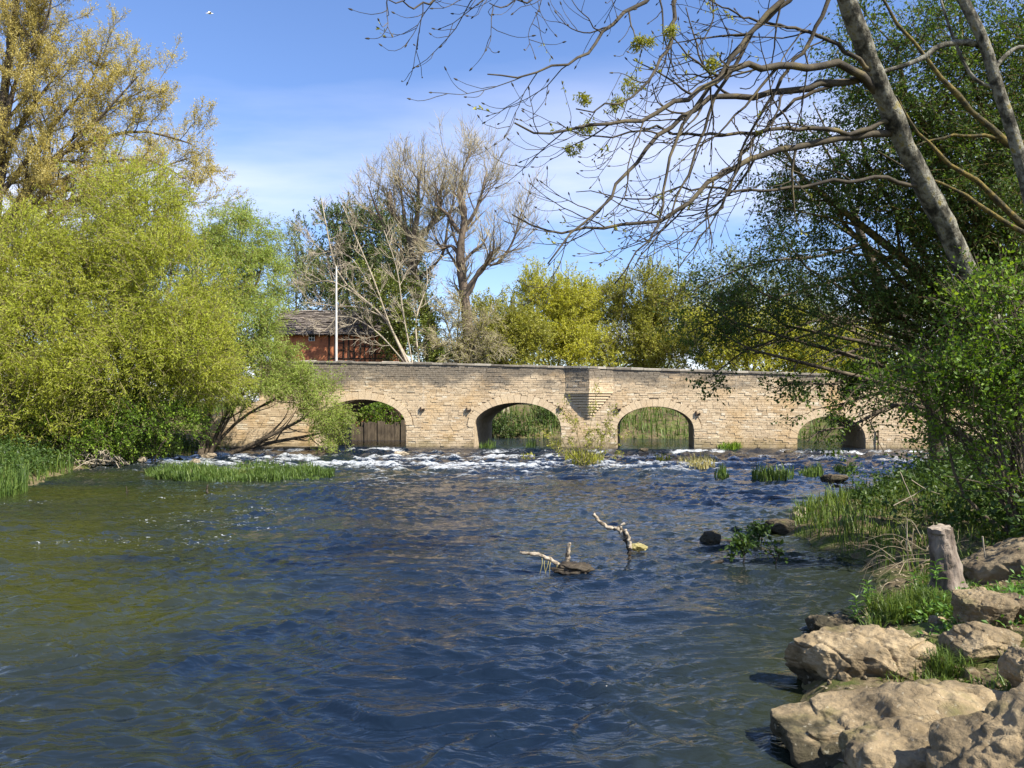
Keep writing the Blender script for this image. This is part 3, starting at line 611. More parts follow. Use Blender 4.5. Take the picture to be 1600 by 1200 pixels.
def tree(name, label, cat, base, lobes, nt, lm, bark, seed, r0=.2, leaf=(.06, .1), asp=.4, per=12, L=(.5, 1.), up=.2, droop=.2, trop=(0, 0, 0), clump=.16, shell=.45, twr=.012, twig=None, group=None, extra=None, nsub=6, spread=.04, out_=.6, wig=.1, along=.5):
    r = np.random.default_rng(seed); base = np.asarray(base, float); e = empty(name, base, label, cat, group)
    lp, lr = limbs_to(base, lobes, r, r0); tb = MB().tubes(lp, lr, 7)
    sp, sr = sprout(lp, lr, nsub, r, .3, 1, (25, 60), (.1 * np.ptp(lp[..., 2]) + .6, .22 * np.ptp(lp[..., 2]) + 1), 6, .14, (0, 0, .25), .5, .25, rmin=twr * 1.2)
    tb.tubes(sp, sr, 5)
    if extra: extra(tb, r)
    tb.build('trunk', bark, e, base, True)
    tw, tr = lobes_twigs(lobes, nt, r, L, 5, clump, out_, up, wig, trop, shell, twr)
    MB().tubes(tw, tr, 3).build('twigs', twig or bark, e, base)
    cb = MB(); leaves(cb, tw, per, r, leaf, asp, spread, along, droop); cb.build('crown', lm, e, base); return e
G = lambda px, d: np.array([(px - 800) / F * d, d, float(ground_h((px - 800) / F * d, d)) - .1])

# ------------------------------------------------------------------ left bank trees
WG = 'willows crowding the left bank'
WK = dict(leaf=(.09, .17), asp=.27, per=17, L=(.5, 1.4), up=.45, trop=(0, 0, -.3), twr=.011, twig=M['twig_green'], spread=.06, shell=.4, clump=.13, nsub=9)
tree('willow_tree', 'yellow-green willow at the far left edge, in front of the tall bare poplar', 'willow', G(40, 31), [(20, 420, 90, 90, 31, 2.2), (-40, 520, 90, 120, 30.5, 2.2), (70, 530, 90, 90, 30, 2.2), (20, 630, 110, 75, 29.5, 1.8), (110, 440, 70, 70, 31.5, 2)], 6200, M['willow'], M['bark_pale'], 101, .16, group=WG, **WK)
tree('willow_tree', 'broad yellow-green willow with the highest top above the reed strip', 'willow', G(205, 32), [(205, 345, 85, 75, 32.5, 2.2), (150, 470, 85, 90, 32, 2.2), (265, 450, 85, 85, 31.5, 2.2), (200, 570, 110, 85, 30.5, 2.0), (300, 560, 75, 75, 31, 2), (120, 640, 80, 60, 30.5, 1.5)], 7800, M['willow'], M['bark_pale'], 102, .18, group=WG, **WK)
tree('willow_tree', 'cooler green feathery willow whose branches droop over the first bridge arch', 'willow', G(320, 36.5), [(378, 368, 42, 44, 37, 1.7), (410, 425, 30, 40, 37, 1.4), (335, 430, 55, 65, 36.5, 2), (370, 510, 62, 55, 36, 1.8), (315, 560, 65, 60, 35.5, 2), (425, 570, 38, 28, 36.5, 1.2), (385, 605, 62, 20, 36, 1.2), (470, 600, 40, 24, 37, .9), (512, 632, 26, 40, 37, .8), (522, 672, 18, 26, 37, .6)], 6300, M['willow_cool'], M['bark_dark'], 103, .16, group=WG, **{**WK, 'trop': (0, 0, -.6), 'up': .2, 'L': (.4, 1.1)})
tree('hawthorn_bush', 'dark tangled bush with bright shoots at the foot of the left willows', 'bush', G(230, 30.5), [(230, 655, 60, 45, 30.5, 1.2), (120, 680, 50, 32, 30, 1.1), (285, 668, 34, 34, 31, 1.0), (50, 690, 50, 30, 29.5, 1), (175, 690, 45, 25, 29.8, .9)], 1500, M['hawthorn'], M['bark_dark'], 104, .05, leaf=(.06, .11), asp=.6, per=15, L=(.4, .9), up=.3, twr=.008)
def poplar():
    r = np.random.default_rng(120); d = 50.0; base = np.array([(-25 - 800) / F * d, d, 1.4]); e = empty('poplar_tree', base, 'tall half-bare poplar with ochre buds rising behind the left willows', 'tree')
    L0 = [[(-25, 640), (-20, 480), (-8, 340), (0, 200), (18, 60), (40, -90)], [(-15, 420), (35, 320), (90, 250), (150, 190), (215, 120)], [(-10, 380), (60, 270), (130, 225), (220, 205), (300, 225)], [(-8, 340), (20, 220), (70, 140), (120, 80)], [(0, 240), (30, 110), (70, 40), (85, -30)], [(-15, 430), (50, 370), (110, 310), (160, 320), (200, 370)], [(-12, 400), (60, 310), (140, 260), (230, 250), (290, 280)], [(0, 200), (40, 150), (60, 90), (40, 20)], [(-20, 300), (-60, 200), (-90, 100)], [(-18, 360), (30, 330), (100, 318), (150, 300)], [(5, 300), (80, 200), (140, 130), (160, 75)], [(10, 170), (35, 80), (15, -20), (5, -80)], [(-10, 420), (80, 335), (170, 290), (250, 262), (315, 240)], [(-10, 360), (90, 240), (180, 165), (250, 130)], [(-15, 450), (60, 400), (150, 350), (240, 330), (310, 310)]]
    rad = [.55] + [.2, .22, .18, .16, .16, .18, .12, .15, .12, .16, .12, .14, .14, .14]; tb = MB(); Pn = []; Rn = []
    for k, (l, r0) in enumerate(zip(L0, rad)):
        dz = r.normal() * 2.0 if k else 0; Pn.append(spline([P(a, b, d + dz * j / len(l)) for j, (a, b) in enumerate(l)], 12)); Rn.append(r0 * np.linspace(1, .22, 12))
    Pn, Rn = np.array(Pn), np.array(Rn); tb.tubes(Pn, Rn, 7)
    a, ar = sprout(Pn, Rn, 18, r, .2, 1, (25, 65), (2.4, 5.0), 7, .12, (0, 0, .35), .45, .25, rmin=.022); tb.tubes(a, ar, 5)
    b, br_ = sprout(a, ar, 8, r, .15, 1, (20, 55), (.8, 1.9), 6, .12, (0, 0, .45), .5, .3, rmin=.013); 
    c, cr_ = sprout(b, br_, 6, r, .2, 1, (20, 50), (.4, 1.0), 4, .1, (0, 0, .5), .6, .4, rmin=.010)
    tb.build('trunk', M['bark_dark'], e, base, True); MB().tubes(b, br_, 3).tubes(c, cr_, 3).build('twigs', M['twig_green'], e, base)
    cb = MB(); leaves(cb, c, 12, r, (.08, .14), .42, .07, .6, .05); leaves(cb, b, 12, r, (.08, .13), .4, .06, .6, .05)
    iv, ir = lobes_twigs([(0, 330, 26, 90, 50, 1), (10, 440, 40, 60, 49.5, 1.2)], 500, r, (.4, .9), 4, .15); leaves(cb, iv, 14, r, (.08, .14), .7, .08)
    cb.build('crown', M['poplar'], e, base)
poplar()
print('left', time.time() - T0)

# ------------------------------------------------------------------ trees beyond the bridge
def bare(name, label, d, base, limbs, rads, seed, n1=9, n2=7, n3=5, l1=(1.2, 2.6), l2=(.7, 1.5), l3=(.35, .8), bark=None, twig=None, trop=(0, 0, .35), ivy=None, rm=.014, cat='tree', nmain=12, rr=.42, dj=.8, leafm=None, leafper=0, t1=.35):
    r = np.random.default_rng(seed); base = np.asarray(base, float); e = empty(name, base, label, cat); Pn = []; Rn = []
    for k, (l, r0) in enumerate(zip(limbs, rads)):
        dz = r.normal() * dj if k else 0; Pn.append(spline([P(a, b, d + dz * j / len(l)) for j, (a, b) in enumerate(l)], nmain)); Rn.append(r0 * np.linspace(1, .35, nmain) * (1 + .12 * r.normal(size=nmain)))
    Pn, Rn = np.array(Pn), np.array(Rn); tb = MB().tubes(Pn, Rn, 8)
    a, ar = sprout(Pn, Rn, n1, r, t1, 1, (20, 65), l1, 7, .13, trop, rr, .3, rmin=rm * 1.7); tb.tubes(a, ar, 5); tb.build('trunk', bark or M['bark_brown'], e, base, True)
    b, br_ = sprout(a, ar, n2, r, .15, 1, (20, 55), l2, 6, .13, trop, .55, .35, rmin=rm); tw = MB().tubes(b, br_, 3)
    c, cr_ = sprout(b, br_, n3, r, .2, 1, (20, 50), l3, 4, .12, trop, .6, .5, rmin=rm * .8); tw.tubes(c, cr_, 3); tw.build('twigs', twig or M['twig_grey'], e, base)
    if ivy:
        iv, ir = lobes_twigs(ivy[0], ivy[1], r, (.3, .7), 4, .16); cb = MB(); leaves(cb, iv, 13, r, (.08, .15), .75, .07); cb.build('ivy', ivy[2], e, base)
    if leafm:
        cb = MB(); leaves(cb, c, leafper, r, (.07, .12), .5, .05); cb.build('crown', leafm, e, base)
    return e
tree('evergreen_tree', 'dark green evergreen tree behind the barn roof', 'tree', G(565, 64), [(560, 385, 60, 60, 64, 3), (515, 420, 50, 65, 64, 3), (620, 410, 50, 70, 64, 3), (570, 470, 95, 60, 63, 3), (535, 350, 32, 36, 64, 2), (598, 345, 30, 32, 64, 2)], 3000, M['evergreen'], M['bark_dark'], 130, .3, leaf=(.13, .26), asp=.5, per=13, L=(.7, 1.5), up=.8, out_=.4, droop=-.2, twr=.02, shell=.3)
tree('lime_tree', 'small fresh green tree between the willows and the barn roof', 'tree', G(462, 57), [(462, 410, 34, 50, 57, 1.8), (450, 465, 36, 45, 57, 1.8), (478, 450, 24, 40, 57, 1.5)], 800, M['far_green'], M['bark_dark'], 131, .14, leaf=(.10, .18), per=12, L=(.5, 1.1), twr=.014)
bare('ivy_clad_tree', 'bare pollarded tree with ivy on its forked stubs, left of the brown trunk', 54, P(672, 575, 54), [[(676, 575), (668, 500), (650, 440), (642, 390), (634, 356), (612, 336), (609, 300)], [(642, 390), (650, 350), (653, 320), (654, 270)], [(642, 385), (668, 358), (685, 333), (690, 290)], [(640, 400), (610, 370), (590, 330), (575, 290)], [(650, 440), (690, 400), (700, 350), (712, 300)], [(634, 356), (628, 310), (622, 270)]], [.46, .24, .24, .13, .13, .13], 140, 12, 8, 5, (2.2, 4.6), (1., 2.1), (.5, 1.1), trop=(0, 0, .5), ivy=([(640, 370, 17, 26, 54, .8), (653, 318, 7, 26, 54, .4), (680, 342, 10, 15, 54, .5), (615, 338, 10, 12, 54, .5), (648, 425, 24, 35, 54, 1), (655, 480, 30, 40, 54, 1), (600, 420, 40, 30, 54, 1.2), (590, 470, 40, 35, 53.5, 1.2)], 1250, M['ivy']))
bare('knotty_tree', 'leafless tree with thick brown knotted trunk and sawn limbs beyond the bridge', 52, P(735, 580, 52), [[(736, 580), (732, 520), (726, 465), (719, 402), (723, 360), (727, 335), (717, 302)], [(720, 400), (705, 384), (691, 388), (679, 368)], [(721, 365), (708, 350), (701, 336), (686, 322), (680, 285)], [(728, 462), (744, 432), (760, 412), (766, 398), (782, 386)], [(724, 358), (736, 342), (748, 318), (760, 270)], [(760, 412), (776, 412), (800, 380), (815, 330)], [(717, 302), (722, 270), (735, 235)]], [.46, .16, .17, .26, .14, .12, .13], 141, 12, 8, 5, (2.0, 4.4), (1.0, 2.2), (.5, 1.2), trop=(0, 0, .5), rm=.013)
bare('arching_shrub', 'pale leafless shrub with long arching stems in front of the barn', 50, P(640, 580, 50), [[(645, 575), (622, 535), (600, 495), (565, 465), (530, 430), (515, 380), (502, 310)], [(640, 575), (610, 510), (585, 440), (560, 380), (535, 320)], [(640, 575), (590, 520), (545, 495), (500, 500)], [(600, 495), (560, 480), (520, 478), (482, 470)], [(565, 465), (520, 440), (490, 440), (470, 425)], [(645, 570), (630, 490), (620, 420), (600, 360)], [(655, 570), (650, 500), (668, 440), (660, 390)], [(580, 450), (545, 400), (500, 390), (480, 360)]], [.09, .07, .06, .05, .045, .06, .06, .045], 142, 9, 7, 4, (1, 2.2), (.5, 1.2), (.3, .7), bark=M['twig_pale'], twig=M['twig_pale'], trop=(0, 0, .2), cat='shrub', t1=.25)
tree('ivy_bush', 'glossy green ivy bush hiding the right end of the barn', 'bush', G(620, 51.5), [(600, 500, 38, 45, 51.5, 1.3), (645, 515, 38, 45, 51.5, 1.3), (565, 455, 30, 22, 52, 1), (625, 460, 30, 25, 52, 1), (650, 545, 45, 30, 51, 1)], 1150, M['ivy'], M['bark_dark'], 143, .1, leaf=(.09, .17), asp=.75, per=13, L=(.35, .8), twr=.012)
bare('bramble_thicket', 'brown leafless thicket at the foot of the knotted trunk', 51, P(715, 585, 51), [[(715, 585), (705, 530), (690, 480)], [(720, 585), (715, 520), (720, 470)], [(728, 585), (740, 530), (760, 500)], [(710, 585), (690, 540), (665, 530)], [(735, 585), (755, 550), (780, 540)]], [.08] * 5, 144, 22, 8, 5, (.8, 1.8), (.5, 1.1), (.3, .6), bark=M['twig_green'], twig=M['twig_grey'], trop=(0, 0, -.15), cat='thicket', t1=.05, leafm=M['olive'], leafper=1)
YG = 'spring willows beyond the bridge'
YK = dict(leaf=(.13, .24), asp=.42, per=18, L=(.7, 1.5), up=.6, twr=.016, twig=M['twig_green'], shell=.3)
tree('sallow_tree', 'thin olive sallow beside the brown thicket, just above the second arch', 'tree', G(790, 58), [(785, 520, 50, 45, 58, 2), (765, 555, 40, 30, 57, 1.6), (815, 545, 45, 35, 57, 1.8)], 1700, M['olive'], M['twig_pale'], 150, .12, group=YG, **YK)
tree('sallow_tree', 'yellow willow with the tallest dome, over the corbelled refuge', 'tree', G(862, 66), [(850, 468, 38, 45, 66, 2.4), (895, 490, 40, 50, 66, 2.4), (850, 530, 55, 45, 65, 2.4), (915, 545, 55, 35, 64, 2.2)], 3200, M['yellow_willow'], M['twig_pale'], 151, .2, group=YG, **YK)
tree('sallow_tree', 'darker green-gold willow over the third arch', 'tree', G(1005, 66), [(1000, 470, 48, 48, 66, 2.4), (1045, 500, 45, 55, 66, 2.4), (990, 535, 50, 45, 65, 2.4), (940, 480, 22, 35, 68, 1.6), (1050, 555, 45, 30, 64, 2)], 3200, M['olive'], M['bark_dark'], 152, .2, group=YG, **YK)
tree('sallow_tree', 'bright yellow willow behind the overhanging branch, right of the third arch', 'tree', G(1190, 62), [(1120, 535, 50, 48, 62, 2.2), (1200, 540, 55, 55, 62, 2.2), (1275, 550, 55, 45, 62, 2.2), (1340, 560, 50, 40, 62, 2)], 3600, M['yellow_willow'], M['twig_pale'], 153, .18, group=YG, **YK)
tree('distant_tree', 'grey-green distant tree rising over the yellow willow', 'tree', G(1165, 88), [(1160, 455, 60, 55, 88, 4), (1215, 490, 55, 50, 88, 4), (1110, 490, 50, 45, 88, 4), (1300, 500, 60, 55, 90, 4), (1400, 510, 70, 60, 90, 4)], 2600, M['far_green'], M['bark_dark'], 154, .3, leaf=(.16, .3), asp=.5, per=13, L=(.9, 1.8), twr=.025)
tree('distant_tree', 'hazy green distant tree behind the tall willow dome', 'tree', G(930, 95), [(930, 500, 60, 50, 95, 4), (800, 540, 70, 35, 95, 4), (1030, 520, 60, 45, 95, 4)], 1300, M['far_green'], M['bark_dark'], 155, .3, leaf=(.18, .32), asp=.5, per=13, L=(.9, 1.8), twr=.025)
r = np.random.default_rng(170); px_ = np.linspace(-500, 2100, 40); lob = [(a_, 585 + r.normal() * 10 - 25 * np.sin(a_ * .013) ** 2, 55, 42 + r.random() * 18, 118 + r.normal() * 8, 5) for a_ in px_]
tw, tr = lobes_twigs(lob, 5200, r, (1.2, 2.4), 4, .2, shell=.1, rad=.03); mb = MB(); leaves(mb, tw, 13, r, (.3, .55), .55, .15); tag(mb.build('distant_wood', M['far_green']), 'distant belt of green woodland along the horizon', 'wood', kind='stuff')
# banks seen through the arches
for nm, lb, lob, mt, sd in (('nettle_bank', 'green weedy bank seen through the second arch', [(815, 668, 50, 26, 54, 1.5), (850, 655, 45, 30, 56, 1.5), (780, 675, 30, 28, 53.5, 1.2)], 'bramble', 160), ('sallow_bush', 'yellow-green bush seen through the third arch', [(1000, 665, 32, 32, 58, 1.4), (1045, 660, 38, 36, 60, 1.5), (1080, 672, 30, 25, 58, 1.2)], 'olive', 161), ('reedy_bush', 'pale reedy scrub seen through the fourth arch', [(1290, 675, 40, 26, 58, 1.3), (1330, 670, 40, 30, 60, 1.4), (1260, 684, 22, 18, 55, 1)], 'olive', 162), ('grassy_bush', 'bright green bush seen through the first arch', [(580, 646, 45, 16, 50.2, .9), (540, 645, 40, 20, 50.5, .9), (625, 648, 35, 20, 50.3, .9), (580, 628, 60, 12, 51, .8)], 'hawthorn', 163)):
    l0 = lob[0]; tree(nm, lb, 'bush', np.array([*P(l0[0], l0[1], l0[4])[:2], .3]), lob, 650, M[mt], M['bark_dark'], sd, .04, leaf=(.10, .2), asp=.5, per=13, L=(.4, .9), twr=.012, shell=.1)
# old timber piling wall seen through the first arch
pw = empty('timber_piling', (P(570, 690, 49)[0], 49, .2), 'weathered timber piling under the bank, seen through the first arch', 'retaining wall'); PB = np.array(pw.location)
for k in range(26):
    px = 520 + k * 5.2; c = P(px, 690, 49); w_ = .1; MB().add(boxv(c[0] - w_, c[0] + w_ * .9, 49 + rng.uniform(-.06, .06), 49.4, -.3, P(0, 661, 49)[2] + rng.uniform(-.3, .2)), BOXQ).build('plank', M['bark_dark'], pw, PB)
print('far', time.time() - T0)

# ------------------------------------------------------------------ right bank trees
def leaning():
    r = np.random.default_rng(200); base = G(1600, 11.2); base[2] += .05
    e = empty('leaning_tree', base, 'leaning pale-barked tree whose bare branches arch out over the river', 'tree')
    tr = spline([base, P(1592, 600, 11.2), P(1560, 525, 11), P(1527, 465, 10.9), P(1490, 380, 10.7), P(1440, 280, 10.4), P(1385, 160, 10), P(1345, 60, 9.7), P(1312, -30, 9.4), P(1270, -160, 9.1), P(1200, -300, 8.8)], 60)
    rt = np.interp(np.linspace(0, 1, 60), [0, .1, .4, .75, 1], [.19, .15, .125, .10, .05]) * (1 + .05 * np.sin(np.arange(60) * .9)) * (1 + .03 * r.normal(size=60))
    tm = MB().tubes(tr, rt, 20); tv = tm.v[0]; ax_ = np.repeat(tr, 20, 0); dr_ = nrm(tv - ax_)      # swellings, knots and ridged bark
    tm.v[0] = tv + dr_ * (.016 * fbm(tv * [5, 5, 2.2], 3, 4) + .010 * (1 - np.abs(fbm(tv * [16, 16, 5], 3, 8))) + sum(.035 * np.exp(-((tv - (tr[q_] + np.array(o3))) ** 2).sum(1) / .006) for q_, o3 in ((18, (-.1, -.05, 0)), (27, (.05, -.1, 0)), (33, (-.1, 0, 0)), (38, (0, -.1, .05)))))[:, None]
    tm.build('trunk', M['bark_pale'], e, base, True)
    BR = [([(1378, 152), (1345, 118), (1300, 100), (1230, 104), (1160, 106), (1120, 124), (1080, 152), (1010, 184), (950, 186), (862, 208), (804, 192)], .055, 10, 7.6),
          ([(1362, 118), (1330, 126), (1280, 132), (1200, 148), (1120, 152), (1080, 172), (1040, 200), (1000, 248), (976, 276), (948, 320), (900, 356), (856, 412)], .05, 10, 8.2),
          ([(1408, 205), (1344, 216), (1280, 220), (1200, 240), (1140, 268), (1100, 288), (1080, 316), (1020, 344), (920, 356), (860, 362), (800, 335)], .052, 10.2, 8.6),
          ([(1400, 190), (1324, 210), (1272, 200), (1160, 208), (1092, 212), (1016, 200), (940, 215), (870, 190)], .035, 10.1, 9),
          ([(1280, -120), (1216, 0), (1160, 68), (1140, 92), (1112, 132), (1076, 176), (1056, 224), (1040, 280), (1032, 332), (1008, 384), (960, 444)], .04, 9.2, 8.4),
          ([(1200, -200), (1100, -80), (1056, 0), (1048, 60), (1032, 100), (1000, 140), (960, 165), (900, 170)], .04, 9, 7.8),
          ([(1180, -220), (1060, -70), (1008, 0), (968, 28), (932, 68), (908, 92), (860, 104), (808, 118), (762, 116)], .038, 9, 7.5),
          ([(1440, 290), (1380, 280), (1280, 288), (1160, 300), (1080, 295), (1000, 310), (900, 300)], .03, 10.4, 9.4),
          ([(1290, -100), (1250, -20), (1190, 40), (1130, 130), (1085, 240), (1050, 330), (990, 420)], .035, 9.3, 9.0),
          ([(1310, -40), (1270, 60), (1230, 110), (1180, 190), (1150, 270), (1110, 350), (1060, 420)], .03, 9.4, 9.6),
          ([(1150, -220), (950, -60), (850, -10), (790, 12), (765, 5)], .028, 8.9, 7.4),
          ([(1000, -120), (760, -40), (660, 5), (625, 3), (598, -6)], .025, 8.5, 7.0),
          ([(1360, 110), (1290, 60), (1220, 40), (1150, 20), (1080, -30)], .03, 9.8, 9.0),
          ([(1320, 130), (1240, 160), (1170, 230), (1120, 330), (1060, 370), (1010, 400)], .026, 9.9, 9.3)]
    Pn = []; Rn = []
    for l, r0, d0, d1 in BR:
        Pn.append(spline([P(a, b, d0 + (d1 - d0) * j / (len(l) - 1)) for j, (a, b) in enumerate(l)], 26)); Rn.append(r0 * np.linspace(1, .16, 26))
    Pn, Rn = np.array(Pn), np.array(Rn); Pn[:, 1:-1] += r.normal(size=Pn[:, 1:-1].shape) * .018
    bm = MB().tubes(Pn, Rn, 7)
    a, ar = sprout(Pn, Rn, 9, r, .22, .98, (25, 60), (.7, 1.7), 10, .13, (-.1, 0, .35), .5, .4, rmin=.0055, bias=(-.3, 0, -.5), late=2.0); bm.tubes(a, ar, 5)
    bm.build('branches', M['twig_near'], e, base, True)
    b, br_ = sprout(a, ar, 4, r, .2, .95, (25, 60), (.25, .65), 7, .13, (0, 0, .75), .6, .6, rmin=.0038, bias=(-.2, 0, -.3), late=1.5)
    tw = MB().tubes(b, br_, 4)
    # swollen buds at the tips
    for src, k in ((a, 3), (b, 3)):
        tip, tn = src[:, -1], nrm(src[:, -1] - src[:, -2]); bp_ = tip[:, None] + tn[:, None] * (np.array([0, .012, .03, .045])[None, :, None]); tw.tubes(bp_, np.broadcast_to(np.array([.004, .009, .007, .001]), bp_.shape[:2]), 5)
    tw.build('twigs', M['twig_near'], e, base)
    cb = MB(); sel = r.random(len(b)) < .12; leaves(cb, b[sel], 7, r, (.03, .06), .5, .015, .6, .1, t0=.6); cb.build('young_leaves', M['olive'], e, base)
    for k, (px, py, s_) in enumerate(((984, 132, 14), (960, 162, 10), (896, 230, 10), (906, 160, 8), (992, 68, 7), (1012, 66, 7), (920, 200, 8), (1050, 48, 8), (1112, 100, 9))):
        tw_, _ = lobes_twigs([(px, py, s_, s_ * .8, 8.3, s_ / F * 8.3)], 60, r, (.03, .07), 3, .3, shell=.1); cb = MB(); leaves(cb, tw_, 5, r, (.025, .045), .4, .01); cb.build('seed_cluster', M['olive'], e, base)
leaning()
def second():
    r = np.random.default_rng(210); base = G(1650, 11.6); e = empty('upright_tree', base, 'second pale trunk at the top right, behind the leaning tree', 'tree')
    tr = spline([base, P(1642, 520, 11.6), P(1625, 390, 11.5), P(1603, 285, 11.4), P(1580, 200, 11.3), P(1558, 135, 11.2), P(1535, 60, 11.1), P(1490, -30, 11), P(1440, -150, 10.8)], 30)
    tb = MB().tubes(tr, np.interp(np.linspace(0, 1, 30), [0, .5, 1], [.13, .09, .06]), 12)
    for l, r0 in (([(1556, 130), (1546, 118), (1590, 74), (1640, 90)], .04), ([(1546, 72), (1500, 66), (1464, 74), (1440, 92), (1388, 110), (1330, 122)], .05), ([(1560, 140), (1520, 120), (1490, 60), (1470, 0)], .03)):
        q = spline([P(a_, b_, 11.2) for a_, b_ in l], 14); tb.tubes(q, r0 * np.linspace(1, .5, 14), 7)
    tb.build('trunk', M['bark_pale'], e, base, True)
second()
def slender():
    r = np.random.default_rng(220); base = G(1470, 22); e = empty('forked_tree', base, 'slender forked tree on the bank edge with leafy boughs hanging before the fourth arch', 'tree')
    d = 22.0; tb = MB()
    tr = spline([base, P(1463, 690, d), P(1459, 647, d), P(1445, 612, d), P(1424, 545, d), P(1411, 500, d), P(1384, 463, d), P(1366, 420, d), P(1350, 380, d), P(1336, 340, d)], 30); tb.tubes(tr, np.interp(np.linspace(0, 1, 30), [0, .15, 1], [.26, .2, .1]), 10)
    L = [([(1336, 340), (1344, 296), (1322, 250), (1300, 220), (1270, 160)], .07), ([(1336, 340), (1318, 288), (1284, 224), (1250, 190)], .06), ([(1455, 640), (1400, 632), (1330, 665), (1285, 672), (1262, 690)], .07), ([(1440, 600), (1370, 585), (1300, 600), (1240, 598), (1215, 612)], .07), ([(1447, 620), (1390, 610), (1320, 630), (1270, 640)], .06), ([(1424, 545), (1370, 540), (1300, 560), (1260, 590)], .06), ([(1384, 463), (1340, 490), (1260, 505), (1190, 540), (1150, 548)], .07), ([(1411, 500), (1340, 500), (1240, 530), (1170, 545), (1110, 590)], .06), ([(1366, 420), (1300, 440), (1200, 470), (1120, 500), (1075, 520)], .06), ([(1350, 380), (1280, 400), (1190, 410), (1110, 440), (1060, 470)], .055)]
    Pn = np.array([spline([P(a_, b_, d - .5 * j + r.normal() * .15) for j, (a_, b_) in enumerate(l)], 14) for l, _ in L]); Rn = np.array([r0 * np.linspace(1, .2, 14) for _, r0 in L]); tb.tubes(Pn, Rn, 6)
    a, ar = sprout(Pn, Rn, 12, r, .15, 1, (25, 65), (.7, 1.6), 7, .13, (0, 0, -.15), .45, .3, rmin=.008); tb.tubes(a, ar, 4); tb.build('trunk', M['bark_dark'], e, base, True)
    b, br_ = sprout(a[40:], ar[40:], 5, r, .2, 1, (25, 60), (.3, .8), 5, .12, (0, 0, -.2), .6, .4, rmin=.006); MB().tubes(b, br_, 3).build('twigs', M['bark_dark'], e, base)
    cb = MB(); k_ = len(b)
    low = (b[:, 0, 2] < 3.4); leaves(cb, b[low], 9, r, (.07, .13), .6, .05, .4, .3); leaves(cb, b[~low], 7, r, (.05, .1), .5, .04, .4, .3)
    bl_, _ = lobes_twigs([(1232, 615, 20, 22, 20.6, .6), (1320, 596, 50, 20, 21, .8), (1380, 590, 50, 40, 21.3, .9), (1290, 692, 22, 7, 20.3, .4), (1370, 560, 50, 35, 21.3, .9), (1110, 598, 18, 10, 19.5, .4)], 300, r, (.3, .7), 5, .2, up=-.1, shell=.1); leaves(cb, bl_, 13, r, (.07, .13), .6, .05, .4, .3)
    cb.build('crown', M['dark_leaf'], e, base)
slender()
def dark_extra(tb, r):
    for l, r0, mt in (([(1330, -90), (1380, 0), (1408, 44), (1436, 80), (1464, 112), (1500, 155), (1560, 210), (1640, 260)], .075, 0), ([(1400, 150), (1430, 200), (1456, 228), (1492, 264), (1532, 288), (1568, 324), (1610, 358)], .08, 0), ([(1370, 235), (1440, 275), (1500, 300), (1560, 340), (1620, 380)], .06, 0), ([(1400, 240), (1470, 215), (1540, 212), (1600, 225)], .05, 0)):
        tb.tubes(spline([P(a_, b_, 13.6) for a_, b_ in l], 14) + r.normal(size=(14, 3)) * .012, r0 * .8 * np.linspace(.25, 1, 14) * (1 + .1 * r.normal(size=14)), 8)
DK = dict(leaf=(.055, .10), asp=.5, per=14, L=(.4, .9), up=.05, trop=(0, 0, -.35), twr=.007, spread=.05, shell=.2, clump=.2)
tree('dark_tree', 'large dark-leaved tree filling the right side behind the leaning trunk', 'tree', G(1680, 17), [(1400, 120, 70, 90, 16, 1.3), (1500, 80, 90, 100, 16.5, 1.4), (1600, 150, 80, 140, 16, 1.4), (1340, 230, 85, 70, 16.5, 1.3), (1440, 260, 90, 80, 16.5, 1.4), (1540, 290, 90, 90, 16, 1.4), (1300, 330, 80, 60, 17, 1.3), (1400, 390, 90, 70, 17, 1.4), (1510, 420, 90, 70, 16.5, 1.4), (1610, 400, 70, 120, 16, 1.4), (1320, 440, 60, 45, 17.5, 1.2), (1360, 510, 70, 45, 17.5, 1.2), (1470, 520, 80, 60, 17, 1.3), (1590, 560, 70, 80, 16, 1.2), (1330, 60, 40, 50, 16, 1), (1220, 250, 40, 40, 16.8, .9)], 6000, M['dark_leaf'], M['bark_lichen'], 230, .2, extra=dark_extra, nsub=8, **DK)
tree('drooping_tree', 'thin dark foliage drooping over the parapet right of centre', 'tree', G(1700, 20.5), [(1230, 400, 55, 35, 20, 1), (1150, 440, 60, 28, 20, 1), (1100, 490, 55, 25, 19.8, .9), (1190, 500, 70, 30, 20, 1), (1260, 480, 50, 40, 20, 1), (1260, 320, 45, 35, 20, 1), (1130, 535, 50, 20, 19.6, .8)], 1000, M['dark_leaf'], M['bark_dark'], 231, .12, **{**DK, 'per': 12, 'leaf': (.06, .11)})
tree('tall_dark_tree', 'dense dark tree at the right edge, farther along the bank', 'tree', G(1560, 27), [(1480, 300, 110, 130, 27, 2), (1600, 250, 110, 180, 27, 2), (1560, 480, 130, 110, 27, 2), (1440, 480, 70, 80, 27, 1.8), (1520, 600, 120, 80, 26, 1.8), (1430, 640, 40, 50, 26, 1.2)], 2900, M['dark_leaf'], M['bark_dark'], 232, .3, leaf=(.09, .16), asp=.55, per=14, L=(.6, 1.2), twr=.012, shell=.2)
HK = dict(leaf=(.045, .085), asp=.75, per=13, L=(.25, .6), up=.35, twr=.006, spread=.04, shell=.25, clump=.2)
